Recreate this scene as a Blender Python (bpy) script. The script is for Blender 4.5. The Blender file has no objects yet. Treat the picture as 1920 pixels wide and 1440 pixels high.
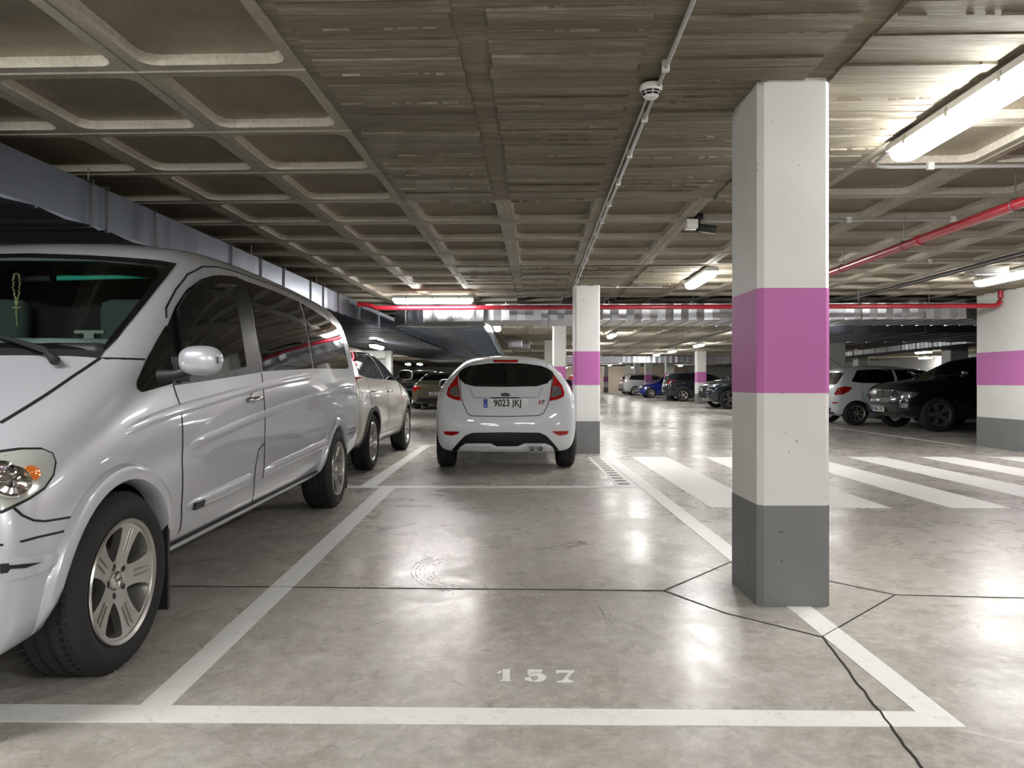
import bpy, bmesh, math, random
from mathutils import Vector, Matrix
from mathutils.bvhtree import BVHTree
from mathutils.geometry import delaunay_2d_cdt
random.seed(7)
S = bpy.context.scene
COL = S.collection
# ------------------------------------------------------------ camera, world, exposure
F, CH, CX, CY, HC = 1331.0, 1.077, 960.0, 715.0, 1.45     # focal length in pixels, eye height, horizon, ceiling above eye
ZC = CH + HC
cam = bpy.data.cameras.new('camera'); camo = bpy.data.objects.new('camera', cam); COL.objects.link(camo)
cam.sensor_width = 36; cam.lens = F/1920*36; cam.shift_y = -5/1920; cam.clip_end = 300; cam.clip_start = .05
camo.location = (0, 0, CH); camo.rotation_euler = (math.pi/2, 0, 0)
S.camera = camo
w = bpy.data.worlds.new('world'); S.world = w; w.use_nodes = True
w.node_tree.nodes['Background'].inputs[0].default_value = (.75, .8, .85, 1)
w.node_tree.nodes['Background'].inputs[1].default_value = .25
S.view_settings.view_transform = 'Standard'; S.view_settings.look = 'None'
S.view_settings.gamma = 1; S.view_settings.use_curve_mapping = False
S.view_settings.exposure = 1.5
LAMP = 30.0
try:
    S.cycles.max_bounces = 6; S.cycles.diffuse_bounces = 4; S.cycles.glossy_bounces = 4
    S.cycles.transmission_bounces = 4; S.cycles.sample_clamp_indirect = 6; S.cycles.caustics_reflective = False
    S.cycles.use_denoising = True
except Exception: pass

# ------------------------------------------------------------ pixel helpers: world points from measured image points
def FL(px, py): d = F*CH/(py-CY); return ((px-CX)/F*d, d)                     # a point on the floor
def AT(px, py, d): return Vector(((px-CX)/F*d, d, CH+(CY-py)/F*d))
ROT = math.radians(1.94)                                                      # the slab grid is turned against the bays
def UV(u, v): return (u*math.cos(ROT)+v*math.sin(ROT), v*math.cos(ROT)-u*math.sin(ROT))

# ------------------------------------------------------------ materials
def sr(r, g, b): return tuple(((c/255)/12.92 if c/255 <= .04045 else ((c/255+.055)/1.055)**2.4) for c in (r, g, b))+(1,)
def mat(name, col, rough=.5, metal=0., coat=0., spec=.5, emit=0., ecol=None, coat_rough=.03):
    m = bpy.data.materials.new(name); m.use_nodes = True; b = m.node_tree.nodes['Principled BSDF']
    b.inputs['Base Color'].default_value = col; b.inputs['Roughness'].default_value = rough
    b.inputs['Metallic'].default_value = metal; b.inputs['Coat Weight'].default_value = coat
    b.inputs['Coat Roughness'].default_value = coat_rough
    b.inputs['Specular IOR Level'].default_value = spec
    if emit: b.inputs['Emission Color'].default_value = ecol or (1, 1, 1, 1); b.inputs['Emission Strength'].default_value = emit
    return m
class NT:
    def __init__(s, m): s.m = m; s.t = m.node_tree; s.b = s.t.nodes['Principled BSDF']
    def n(s, typ, **kw):
        x = s.t.nodes.new(typ)
        for k, v in kw.items():
            if k.startswith('i_'):
                key = k[2:]; key = int(key) if key.isdigit() else key.replace('_', ' ')
                x.inputs[key].default_value = v
            else: setattr(x, k, v)
        return x
    def l(s, a, b): s.t.links.new(a, b)
    def pos(s, scale=(1, 1, 1), rot=0):
        g = s.n('ShaderNodeNewGeometry'); mp = s.n('ShaderNodeMapping')
        mp.inputs['Scale'].default_value = scale; mp.inputs['Rotation'].default_value = (0, 0, rot)
        s.l(g.outputs['Position'], mp.inputs['Vector']); return mp.outputs[0]
    def obj(s, scale=(1, 1, 1)):
        g = s.n('ShaderNodeTexCoord'); mp = s.n('ShaderNodeMapping'); mp.inputs['Scale'].default_value = scale
        s.l(g.outputs['Object'], mp.inputs['Vector']); return mp.outputs[0]
    def noise(s, vec, scale, detail=5, rough=.55, dist=0.):
        x = s.n('ShaderNodeTexNoise'); x.inputs['Scale'].default_value = scale; x.inputs['Detail'].default_value = detail
        x.inputs['Roughness'].default_value = rough; x.inputs['Distortion'].default_value = dist; s.l(vec, x.inputs['Vector']); return x.outputs['Fac']
    def ramp(s, fac, stops):
        r = s.n('ShaderNodeValToRGB'); e = r.color_ramp.elements
        while len(e) < len(stops): e.new(.5)
        for q, (p, c) in zip(e, stops): q.position = p; q.color = c if len(c) == 4 else tuple(c)+(1,)
        s.l(fac, r.inputs[0]); return r.outputs[0]
    def mix(s, fac, a, b, mode='MIX'):
        x = s.n('ShaderNodeMix', data_type='RGBA', blend_type=mode)
        for k, v in ((0, fac), (6, a), (7, b)):
            if hasattr(v, 'is_linked') or hasattr(v, 'links'): s.l(v, x.inputs[k])
            else: x.inputs[k].default_value = v
        return x.outputs[2]
    def math(s, op, a, b=0.):
        x = s.n('ShaderNodeMath', operation=op)
        for k, v in ((0, a), (1, b)):
            if hasattr(v, 'links'): s.l(v, x.inputs[k])
            else: x.inputs[k].default_value = v
        return x.outputs[0]
    def bump(s, h, strength=.3, dist=.01):
        x = s.n('ShaderNodeBump'); x.inputs['Strength'].default_value = strength; x.inputs['Distance'].default_value = dist
        s.l(h, x.inputs['Height']); s.l(x.outputs[0], s.b.inputs['Normal'])
def g3(v): return (v, v, v, 1)

def m_floor():
    m = mat('polished concrete', (.4, .4, .4, 1), .3); t = NT(m)
    p = t.pos()
    big = t.noise(p, .55, 4, .6, .4); mid = t.noise(p, 4.2, 12, .74, .4); fine = t.noise(p, 30, 6, .65)
    sm = t.noise(t.pos((1, .22, 1), .5), 7, 6, .7, 1.2)
    c = t.ramp(mid, [(.25, sr(150, 143, 134)), (.46, sr(184, 178, 170)), (.62, sr(204, 199, 192)), (.8, sr(180, 172, 161))])
    c = t.mix(t.ramp(big, [(.3, g3(0)), (.7, g3(.6))]), c, sr(172, 165, 155))
    c = t.mix(t.ramp(sm, [(.5, g3(0)), (.8, g3(.35))]), c, sr(140, 138, 130))
    c = t.mix(t.ramp(fine, [(.3, g3(.35)), (.55, g3(0))]), c, sr(150, 145, 137))
    dirt = t.noise(p, 3.1, 10, .72, .7)
    c = t.mix(t.ramp(dirt, [(.45, g3(0)), (.85, g3(.3))]), c, sr(124, 119, 108))
    gr = t.noise(p, 14, 8, .78, .2); c = t.mix(t.ramp(gr, [(.36, g3(.55)), (.52, g3(0))]), c, sr(150, 144, 134)); c = t.mix(t.ramp(gr, [(.5, g3(0)), (.68, g3(.5))]), c, sr(222, 218, 211))
    c = t.mix(t.ramp(t.noise(p, 1.9, 9, .7, .5), [(.48, g3(0)), (.74, g3(.45))]), c, sr(212, 211, 203))
    sp = t.noise(p, 62, 2, .5); c = t.mix(t.ramp(sp, [(.76, g3(0)), (.79, g3(.8))]), c, sr(90, 86, 80))
    v = t.n('ShaderNodeTexVoronoi', feature='DISTANCE_TO_EDGE', voronoi_dimensions='2D'); v.inputs['Scale'].default_value = 1.15
    wn = t.n('ShaderNodeTexNoise'); wn.inputs['Scale'].default_value = 1.8; wn.inputs['Detail'].default_value = 4; t.l(p, wn.inputs['Vector'])
    wv = t.n('ShaderNodeVectorMath', operation='MULTIPLY_ADD'); wv.inputs[1].default_value = (.22, .22, .22); t.l(wn.outputs['Color'], wv.inputs[0]); t.l(p, wv.inputs[2])
    t.l(wv.outputs[0], v.inputs['Vector'])
    crack = t.ramp(v.outputs['Distance'], [(0, g3(1)), (.004, g3(0))])
    cm = t.ramp(t.noise(p, 1.3, 3), [(.46, g3(0)), (.6, g3(.5))])
    cr = t.mix(1.0, crack, cm, 'MULTIPLY')
    c = t.mix(cr, c, sr(105, 100, 92))
    t.l(c, t.b.inputs['Base Color'])
    r = t.ramp(t.noise(p, 1.7, 7, .7, .6), [(.3, g3(.2)), (.5, g3(.29)), (.75, g3(.46))])
    t.l(r, t.b.inputs['Roughness']); t.b.inputs['Specular IOR Level'].default_value = .5
    t.bump(t.math('ADD', t.noise(p, 5, 6, .6), t.math('MULTIPLY', fine, .25)), .08, .01)
    return m
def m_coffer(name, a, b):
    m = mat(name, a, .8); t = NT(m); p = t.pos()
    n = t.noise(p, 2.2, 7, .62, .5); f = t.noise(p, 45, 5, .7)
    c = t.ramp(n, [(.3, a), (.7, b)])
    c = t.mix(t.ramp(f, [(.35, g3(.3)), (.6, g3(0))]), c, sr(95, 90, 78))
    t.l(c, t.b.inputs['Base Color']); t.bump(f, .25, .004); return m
def m_board():
    m = mat('board marked concrete', (.3, .28, .24, 1), .75); t = NT(m)
    p = t.pos((1, 1, 1), ROT)
    g = t.noise(t.pos((.9, 14, 1), ROT), 3.2, 9, .72, .25); b = t.noise(t.pos((.35, 9.5, 1), ROT), 1.0, 2, .5)
    n = t.noise(p, 1.6, 6, .6, .3); f = t.noise(t.pos((1, 5, 1), ROT), 30, 5, .7)
    c = t.ramp(g, [(.26, sr(92, 85, 70)), (.5, sr(138, 130, 112)), (.74, sr(186, 180, 163))])
    c = t.mix(t.ramp(b, [(.40, g3(.6)), (.6, g3(0))]), c, sr(98, 91, 75))
    c = t.mix(t.ramp(n, [(.35, g3(.35)), (.7, g3(0))]), c, sr(120, 111, 93))
    sp = t.noise(t.pos((2.2, 40, 1), ROT), 2.5, 7, .8); c = t.mix(t.ramp(sp, [(.68, g3(0)), (.72, g3(.75))]), c, sr(212, 208, 194))
    t.l(c, t.b.inputs['Base Color']); t.bump(t.math('ADD', g, t.math('MULTIPLY', f, .5)), .55, .012); return m
def m_paint(name, col, dirt=.25, rough=.55):
    m = mat(name, col, rough); t = NT(m); p = t.pos()
    n = t.noise(p, 3, 6, .6); f = t.noise(p, 26, 3, .6)
    d = tuple(c*.78 for c in col[:3])+(1,)
    c = t.mix(t.ramp(n, [(.35, g3(dirt)), (.65, g3(0))]), col, d)
    c = t.mix(t.ramp(f, [(.70, g3(0)), (.72, g3(.8))]), c, tuple(c*.28 for c in col[:3])+(1,))
    t.l(c, t.b.inputs['Base Color']); t.bump(t.noise(p, 60, 5), .12, .004); return m
def m_line():
    m = mat('white floor paint', sr(228, 228, 224), .45); t = NT(m); p = t.pos()
    n = t.noise(p, 9, 8, .75, .6); f = t.noise(p, 50, 4, .7)
    c = t.mix(t.ramp(n, [(.55, g3(0)), (.75, g3(.6))]), sr(240, 240, 236), sr(186, 184, 177))
    c = t.mix(t.ramp(f, [(.6, g3(0)), (.72, g3(.6))]), c, sr(168, 165, 158))
    t.l(c, t.b.inputs['Base Color']); return m
def m_galv(name='galvanised sheet', col=sr(196, 199, 203), rough=.34):
    m = mat(name, col, rough, 1.); t = NT(m)
    n = t.noise(t.obj((1.5, 3, .5)), 1.6, 4, .6, .3)
    t.l(t.mix(n, tuple(c*.86 for c in col[:3])+(1,), col), t.b.inputs['Base Color'])
    t.l(t.ramp(n, [(.3, g3(rough-.02)), (.7, g3(rough+.08))]), t.b.inputs['Roughness']); return m
def m_shutter(): return m_paint('pale ribbed wall paint', sr(190, 178, 160), .4)
def m_metallic(name, col, metal=.55, rough=.32):
    m = mat(name, col, rough, metal, 1.0, coat_rough=.04); t = NT(m)
    f = t.noise(t.obj(), 900, 1); t.l(t.mix(f, tuple(c*.86 for c in col[:3])+(1,), tuple(min(1, c*1.1) for c in col[:3])+(1,)), t.b.inputs['Base Color']); return m
def m_solid(name, col): return mat(name, col, .4, 0, 1.0)
def m_tyre():
    m = mat('tyre rubber', sr(34, 34, 35), .75); t = NT(m)
    tc = t.n('ShaderNodeTexCoord'); sx = t.n('ShaderNodeSeparateXYZ'); t.l(tc.outputs['Object'], sx.inputs[0])
    t.bump(t.noise(t.obj(), 30, 3), .15, .003); return m
M = dict(
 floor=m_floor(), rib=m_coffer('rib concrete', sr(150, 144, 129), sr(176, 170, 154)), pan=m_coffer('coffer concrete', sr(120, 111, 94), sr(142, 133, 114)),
 board=m_board(), white=m_paint('white pillar paint', sr(226, 226, 222)), magenta=m_paint('magenta band paint', sr(190, 108, 172), .1),
 grey=m_paint('grey base paint', sr(124, 125, 126), .35), line=m_line(), galv=m_galv(), galv_dark=m_galv('aged galvanised sheet', sr(118, 124, 134), .36), galv_under=m_galv('glossy duct underside', sr(150, 158, 170), .17), lens_pale=mat('pale headlamp cover', sr(186, 190, 184), .1, .25, 1.), lip=m_coffer('coffer wall concrete with painted lamplight', sr(178, 172, 156), sr(206, 200, 185)),  # lip: lamplight on the coffer walls painted in as a paler tone
 joint=mat('dark joint', sr(52, 48, 44), .9), mark=mat('tyre scuff', sr(128, 125, 119), .6), red=mat('red pipe paint', sr(172, 30, 48), .32, 0, .4),
 conduit=mat('grey conduit', sr(170, 170, 166), .4), pvc=mat('white plastic', sr(226, 226, 220), .4), lamp_body=mat('lamp housing', sr(196, 196, 192), .45),
 tube=mat('lit diffuser', (1, 1, 1, 1), .4, emit=LAMP, ecol=(1.0, 1.0, .985, 1)), steel=mat('steel', sr(150, 150, 150), .3, 1.), dark=mat('dark plastic', sr(34, 35, 37), .5),
 black=mat('near black', sr(12, 12, 13), .6), trim=mat('black trim', sr(13, 13, 14), .3, spec=.35), shutter=m_shutter(), wall=m_paint('wall paint', sr(200, 199, 194), .3),
 darkwall=m_paint('bare grey wall', sr(120, 118, 112), .4), tyre=m_tyre(), alloy=mat('alloy', sr(196, 195, 190), .3, .9, .3), alloy_dark=mat('dark alloy', sr(128, 127, 126), .4, .8),
 disc=mat('brake disc', sr(90, 88, 84), .4, .9), glass=mat('dark tinted glass', sr(14, 17, 18), .03, 0, 0, .8), chrome=mat('chrome', sr(225, 226, 228), .08, 1.),
 lens=mat('clear lamp lens', sr(150, 156, 160), .14, .7, 1.), redlens=mat('red lamp lens', sr(170, 14, 20), .15, 0, 1.), amber=mat('amber lens', sr(214, 120, 40), .2, 0, 1.),
 plate=mat('number plate', sr(226, 228, 228), .35), blue=mat('plate blue', sr(20, 60, 170), .35), ink=mat('plate ink', sr(18, 18, 20), .5),
 silver=m_metallic('silver paint', sr(198, 201, 208), .3, .33), carwhite=m_solid('white car paint', sr(226, 231, 236)), pearl=m_metallic('pearl beige paint', sr(212, 208, 198), .25, .3),
 beige=m_metallic('beige car paint', sr(128, 120, 98), .5), cblack=m_metallic('black car paint', sr(20, 23, 27), .3, .25), cgrey=m_metallic('dark blue grey car paint', sr(38, 46, 54), .4, .25),
 cblue=m_metallic('blue car paint', sr(24, 44, 140), .35, .25), csilver=m_metallic('light silver car paint', sr(182, 184, 186), .5), cred=m_solid('red car paint', sr(150, 18, 24)),
 clad=mat('grey body cladding', sr(74, 73, 70), .55), signred=mat('emblem red', sr(200, 30, 30), .3), cloud=mat('visor green', sr(60, 200, 176), .6),
 bead=mat('yellowed beads', sr(214, 206, 150), .4), cavity=mat('cabin lining', sr(26, 28, 28), .8), seat=mat('seat cloth', sr(96, 104, 100), .9),
)
# clear tinted windscreen
gm = bpy.data.materials.new('clear windscreen'); gm.use_nodes = True; nt = gm.node_tree; nt.nodes.clear()
o_ = nt.nodes.new('ShaderNodeOutputMaterial'); mx = nt.nodes.new('ShaderNodeMixShader'); tr = nt.nodes.new('ShaderNodeBsdfTransparent'); gl = nt.nodes.new('ShaderNodeBsdfGlossy'); fr = nt.nodes.new('ShaderNodeFresnel')
tr.inputs[0].default_value = (.62, .72, .68, 1); gl.inputs['Roughness'].default_value = .02; fr.inputs[0].default_value = 1.45
nt.links.new(fr.outputs[0], mx.inputs[0]); nt.links.new(tr.outputs[0], mx.inputs[1]); nt.links.new(gl.outputs[0], mx.inputs[2]); nt.links.new(mx.outputs[0], o_.inputs[0])
M['clearglass'] = gm

# ------------------------------------------------------------ object helpers
def link(o, parent=None):
    COL.objects.link(o)
    if parent is not None: o.parent = parent
    return o
def tag(o, label=None, cat=None, group=None, kind=None):
    if label: o['label'] = label
    if cat: o['category'] = cat
    if group: o['group'] = group
    if kind: o['kind'] = kind
    return o
def empty(name, loc=(0, 0, 0), rz=0.):
    o = bpy.data.objects.new(name, None); o.location = loc; o.rotation_euler = (0, 0, rz); o.empty_display_size = .1; return link(o)
def sharp(me, deg=38):
    bm = bmesh.new(); bm.from_mesh(me); c = math.radians(deg)
    for e in bm.edges: e.smooth = not (len(e.link_faces) == 2 and e.calc_face_angle(0) > c)
    for f in bm.faces: f.smooth = True
    bm.to_mesh(me); bm.free()
class MB:
    """collects simple shapes for ONE mesh"""
    def __init__(s): s.v = []; s.f = []
    def add(s, vs, fs): k = len(s.v); s.v += [tuple(v) for v in vs]; s.f += [tuple(i+k for i in f) for f in fs]; return s
    def box(s, x0, x1, y0, y1, z0, z1):
        return s.add([(x, y, z) for x in (x0, x1) for y in (y0, y1) for z in (z0, z1)], [(0, 1, 3, 2), (4, 6, 7, 5), (0, 4, 5, 1), (2, 3, 7, 6), (0, 2, 6, 4), (1, 5, 7, 3)])
    def tube(s, pts, r, n=10, cap=True):
        pts = [Vector(p) for p in pts]; rings = []
        for i, p in enumerate(pts):
            d = (pts[min(i+1, len(pts)-1)]-pts[max(i-1, 0)]).normalized()
            a = d.cross(Vector((0, 0, 1)));  a = a if a.length > .05 else d.cross(Vector((1, 0, 0)))
            a.normalize(); b = d.cross(a); rr = r[i] if isinstance(r, (list, tuple)) else r
            rings.append([p+(a*math.cos(t)+b*math.sin(t))*rr for t in [2*math.pi*k/n for k in range(n)]])
        vs = [v for g in rings for v in g]; fs = []
        for i in range(len(pts)-1):
            for k in range(n): fs.append((i*n+k, i*n+(k+1) % n, (i+1)*n+(k+1) % n, (i+1)*n+k))
        if cap: fs += [tuple(range(n))[::-1], tuple(range((len(pts)-1)*n, len(pts)*n))]
        return s.add(vs, fs)
    def lathe(s, prof, n=48, axis='z', c=(0, 0, 0), close=False):
        vs = []
        for r, h in prof:
            for k in range(n):
                t = 2*math.pi*k/n; a, b = r*math.cos(t), r*math.sin(t)
                vs.append({'z': (a+c[0], b+c[1], h+c[2]), 'y': (a+c[0], h+c[1], b+c[2]), 'x': (h+c[0], a+c[1], b+c[2])}[axis])
        fs = []; m = len(prof)
        for i in range(m if close else m-1):
            for k in range(n): fs.append((i*n+k, i*n+(k+1) % n, ((i+1) % m)*n+(k+1) % n, ((i+1) % m)*n+k))
        return s.add(vs, fs)
    def prism(s, poly, z0, z1):
        n = len(poly); vs = [(x, y, z0) for x, y in poly]+[(x, y, z1) for x, y in poly]
        return s.add(vs, [tuple(range(n))[::-1], tuple(range(n, 2*n))]+[(i, (i+1) % n, n+(i+1) % n, n+i) for i in range(n)])
    def mesh(s, name, m, smooth=None):
        me = bpy.data.meshes.new(name); me.from_pydata(s.v, [], s.f); me.materials.append(m)
        bm = bmesh.new(); bm.from_mesh(me); bmesh.ops.recalc_face_normals(bm, faces=bm.faces); bm.to_mesh(me); bm.free()
        if smooth: sharp(me, smooth)
        return me
    def obj(s, name, m, parent=None, smooth=None): return link(bpy.data.objects.new(name, s.mesh(name, m, smooth)), parent)
def bevelbox(name, m, parent, x0, x1, y0, y1, z0, z1, r=.01, seg=2):
    bm = bmesh.new(); me = bpy.data.meshes.new(name)
    vs = [bm.verts.new((x, y, z)) for x in (x0, x1) for y in (y0, y1) for z in (z0, z1)]
    for f in [(0, 1, 3, 2), (4, 6, 7, 5), (0, 4, 5, 1), (2, 3, 7, 6), (0, 2, 6, 4), (1, 5, 7, 3)]: bm.faces.new([vs[i] for i in f])
    bmesh.ops.bevel(bm, geom=bm.edges[:], offset=r, segments=seg, affect='EDGES', profile=.5)
    bmesh.ops.recalc_face_normals(bm, faces=bm.faces); bm.to_mesh(me); bm.free(); me.materials.append(m); sharp(me, 50)
    return link(bpy.data.objects.new(name, me), parent)
def inside(p, poly):
    x, y = p; c = False; j = len(poly)-1
    for i in range(len(poly)):
        xi, yi = poly[i]; xj, yj = poly[j]
        if (yi > y) != (yj > y) and x < (xj-xi)*(y-yi)/(yj-yi+1e-12)+xi: c = not c
        j = i
    return c
def dens(poly, step, closed=True):
    out = []; n = len(poly)
    for i in range(n if closed else n-1):
        a, b = poly[i], poly[(i+1) % n]; k = max(1, int(math.dist(a, b)/step))
        out += [(a[0]+(b[0]-a[0])*t/k, a[1]+(b[1]-a[1])*t/k) for t in range(k)]
    if not closed: out.append(poly[-1])
    return out
def rnd(poly, r, seg=4):
    out = []; n = len(poly)
    for i in range(n):
        p, a, b = Vector(poly[i]), Vector(poly[i-1]), Vector(poly[(i+1) % n])
        ra = min(r, (a-p).length*.45); rb = min(r, (b-p).length*.45)
        s_ = p+(a-p).normalized()*ra; e = p+(b-p).normalized()*rb
        for k in range(seg+1):
            t = k/seg; q = s_*(1-t)**2+p*2*t*(1-t)+e*t*t; out.append((q.x, q.y))
    return out
def fill(outer, holes=(), res=.05):
    """triangulate a 2D shape with interior points; returns verts, tris, loops"""
    vs = []; es = []; loops = []
    for lp in [outer, *holes]:
        k = len(vs); vs += [Vector(p) for p in lp]; es += [(k+i, k+(i+1) % len(lp)) for i in range(len(lp))]; loops.append(list(range(k, k+len(lp))))
    xs = [p[0] for p in outer]; ys = [p[1] for p in outer]
    x = min(xs)+res/2
    while x < max(xs):
        y = min(ys)+res/2
        while y < max(ys):
            if inside((x, y), outer) and not any(inside((x, y), h) for h in holes): vs.append(Vector((x, y)))
            y += res
        x += res
    V, E, T, ov, oe, of = delaunay_2d_cdt(vs, es, [], 0, 1e-5)
    T = [t for t in T if (lambda c: inside(c, outer) and not any(inside(c, h) for h in holes))((sum(V[i].x for i in t)/3, sum(V[i].y for i in t)/3))]
    return V, T
def slab(V, T, top, bot):
    """solid from a 2D triangulation and two maps"""
    n = len(V); vs = [top(p) for p in V]+[bot(p) for p in V]; cnt = {}
    for t in T:
        for i in range(3): e = (t[i], t[(i+1) % 3]); cnt[e] = 1
    fs = [tuple(t) for t in T]
    for (a, b) in cnt:
        if (b, a) not in cnt: fs.append((b, a, n+a, n+b))
    return vs, fs
def textmesh(name, s_, size, depth, m, shear=0., align='CENTER', sx=1., bold=0.):
    cu = bpy.data.curves.new(name, 'FONT'); cu.body = s_; cu.size = size; cu.extrude = depth; cu.shear = shear; cu.align_x = align; cu.align_y = 'CENTER'; cu.resolution_u = 3; cu.offset = bold
    o = bpy.data.objects.new(name+'_tmp', cu); COL.objects.link(o)
    me = bpy.data.meshes.new_from_object(o.evaluated_get(bpy.context.evaluated_depsgraph_get())); me.name = name
    bpy.data.objects.remove(o); bpy.data.curves.remove(cu)
    me.materials.clear(); me.materials.append(m)
    if sx != 1: me.transform(Matrix.Scale(sx, 4, (1, 0, 0)))
    return me
# ============================================================ SETTING
def struct(o): o['kind'] = 'structure'; return o
X0, X1, Y0, Y1 = -10.0, 25.0, -9.0, 73.0
floor = struct(MB().box(X0, X1, Y0, Y1, -.2, 0).obj('floor', M['floor']))
struct(MB().box(X0-.2, X0, Y0, Y1, 0, ZC+.4).obj('wall_left', M['darkwall']))
struct(MB().box(X1, X1+.2, Y0, Y1, 0, ZC+.4).obj('wall_far_right', M['wall']))
struct(MB().box(X0, X1, Y0-.2, Y0, 0, ZC+.4).obj('wall_front', M['darkwall']))
wb = struct(MB().box(X0, X1, Y1, Y1+.2, 0, ZC+.4).obj('wall_back', M['wall']))
m = MB()
for k in range(22): m.prism([(-.02, k*.11), (-.05, k*.11+.02), (-.05, k*.11+.08), (-.02, k*.11+.11)], 0, 1)
me = bpy.data.meshes.new('wall_slats')
me.from_pydata([(4+z*14, Y1+x, y+.05) for x, y, z in m.v], [], m.f); me.materials.append(M['shutter'])
link(bpy.data.objects.new('wall_slats', me), wb)['kind'] = 'stuff'

# ceiling slab with coffers and boarded capitals
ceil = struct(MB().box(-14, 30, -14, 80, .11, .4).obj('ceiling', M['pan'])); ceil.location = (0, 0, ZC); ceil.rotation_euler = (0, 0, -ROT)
def rr(h, r, seg=4):
    out = []
    for cx, cy, a0 in ((h-r, h-r, 0), (-(h-r), h-r, 90), (-(h-r), -(h-r), 180), (h-r, -(h-r), 270)):
        for k in range(seg+1): a = math.radians(a0+90*k/seg); out.append((cx+r*math.cos(a), cy+r*math.sin(a)))
    return out
def coffer_geo(jit=0.):
    base = rr(.338, .075); vs = []; n = len(base)
    for x, y in base: q = .4/max(abs(x), abs(y)); vs.append((x*q, y*q, 0))
    for h, r, z in ((.338, .075, 0), (.333, .075, .022), (.325, .08, .044), (.308, .09, .062), (.27, .1, .074)):
        vs += [(x, y, z) for x, y in rr(h, r)]
    fs = []
    for L in range(5):
        for k in range(n): fs.append((L*n+k, L*n+(k+1) % n, (L+1)*n+(k+1) % n, (L+1)*n+k))
    c = len(vs); vs.append((0, 0, .082)); fs += [(5*n+k, 5*n+(k+1) % n, c) for k in range(n)]
    # formwork fins along the rib centre lines
    k = len(vs); a = random.uniform(-.008, .008)
    vs += [(-.4, .394, 0), (.4, .394, 0), (.4, .4, -.006), (-.4, .4, -.006)]; fs.append((k, k+1, k+2, k+3))
    k = len(vs); vs += [(.394, -.4, 0), (.4, -.4, -.006), (.4, .4, -.006), (.394, .4, 0)]; fs.append((k, k+1, k+2, k+3))
    return vs, fs
def flip(me):
    bm = bmesh.new(); bm.from_mesh(me); bmesh.ops.recalc_face_normals(bm, faces=bm.faces)
    bm.to_mesh(me); bm.free()
cv, cf = coffer_geo()
def coffer_mesh(cells, name):
    vs = []; fs = []; mi = []
    n = 20
    for (u, v) in cells:
        k = len(vs); vs += [(x+u, y+v, z) for x, y, z in cv]; fs += [tuple(i+k for i in f)[::-1] for f in cf]
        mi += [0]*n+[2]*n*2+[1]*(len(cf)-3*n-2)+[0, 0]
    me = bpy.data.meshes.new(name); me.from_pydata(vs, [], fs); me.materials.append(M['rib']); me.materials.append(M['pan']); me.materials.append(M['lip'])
    me.polygons.foreach_set('material_index', mi); sharp(me, 50); return me
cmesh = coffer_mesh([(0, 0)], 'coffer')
def panel_mesh(seed):
    R = random.Random(seed); m = MB()
    m.add([(-.4, -.4, 0), (-.33, -.4, 0), (-.33, .4, 0), (-.4, .4, 0)], [(0, 3, 2, 1)]).add([(.33, -.4, 0), (.4, -.4, 0), (.4, .4, 0), (.33, .4, 0)], [(0, 3, 2, 1)])
    y = -.4; edges = [-.4]
    while y < .33: y += R.uniform(.075, .13); edges.append(min(y, .4))
    edges[-1] = .4
    for a, b in zip(edges, edges[1:]):
        z = -.018+R.uniform(-.010, .009); e0 = R.uniform(-.012, .008); e1 = R.uniform(-.012, .008); t = R.uniform(-.003, .003); g = .003
        m.box(-.335+e0, .335+e1, a+g, b-g, z, .01)
        if R.random() < .62:
            x = -.33
            while x < .32:
                L = R.uniform(.02, .12)
                if R.random() < .65: m.box(x, min(x+L, .33), b-.003, b+.002, z-R.uniform(.003, .012), 0)
                x += L+R.uniform(.0, .05)
    m.box(-.334, .334, -.4, .4, -.003, .012)
    return m.mesh('board_marked_panel', M['board'])
pmesh = [panel_mesh(s) for s in range(6)]
U0, V0, P = -1.066, 3.264, .8
def solid(i, j):        # cell index from (U0,V0); capitals of four cells round the pillar rows
    ju = i % 10; jv = (j+1) % 8     # rows: j=-1..2 solid, then 4 coffers
    return ju in (0, 1, 2, 3) and jv in (0, 1, 2, 3)
cells = []; allc = []
for j in range(-9, 86):
    for i in range(-11, 30):
        u, v = U0+(i+.5)*P, V0+(j+.5)*P; X, Y = UV(u, v)
        if not (X0-1 < X < X1+1 and Y0-1 < Y < Y1+1): continue
        vis = Y > 2.2 and abs(X) < .73*Y+1.2
        allc.append((Y if vis and Y < 13.2 else 99+abs(Y), i, j, u, v))
allc.sort(); nc = npn = 0; rest = []; restp = []
for d, i, j, u, v in allc:
    if solid(i, j):
        if d < 40 and npn < 290: o = link(bpy.data.objects.new('board_marked_panel', pmesh[(i*7+j*3) % 6]), ceil); o.location = (u, v, 0); npn += 1
        else: restp.append((u, v))
    else:
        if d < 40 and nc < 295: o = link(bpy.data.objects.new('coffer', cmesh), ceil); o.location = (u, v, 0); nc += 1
        else: rest.append((u, v))
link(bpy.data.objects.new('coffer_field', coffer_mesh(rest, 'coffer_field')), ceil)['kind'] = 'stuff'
m = MB()
for u, v in restp: m.box(u-.335, u+.335, v-.4, v+.4, -.014, .02).box(u-.4, u-.335, v-.4, v+.4, 0, .02).box(u+.335, u+.4, v-.4, v+.4, 0, .02)
m.obj('plain_panel_field', M['board'], ceil)['kind'] = 'stuff'

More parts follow.
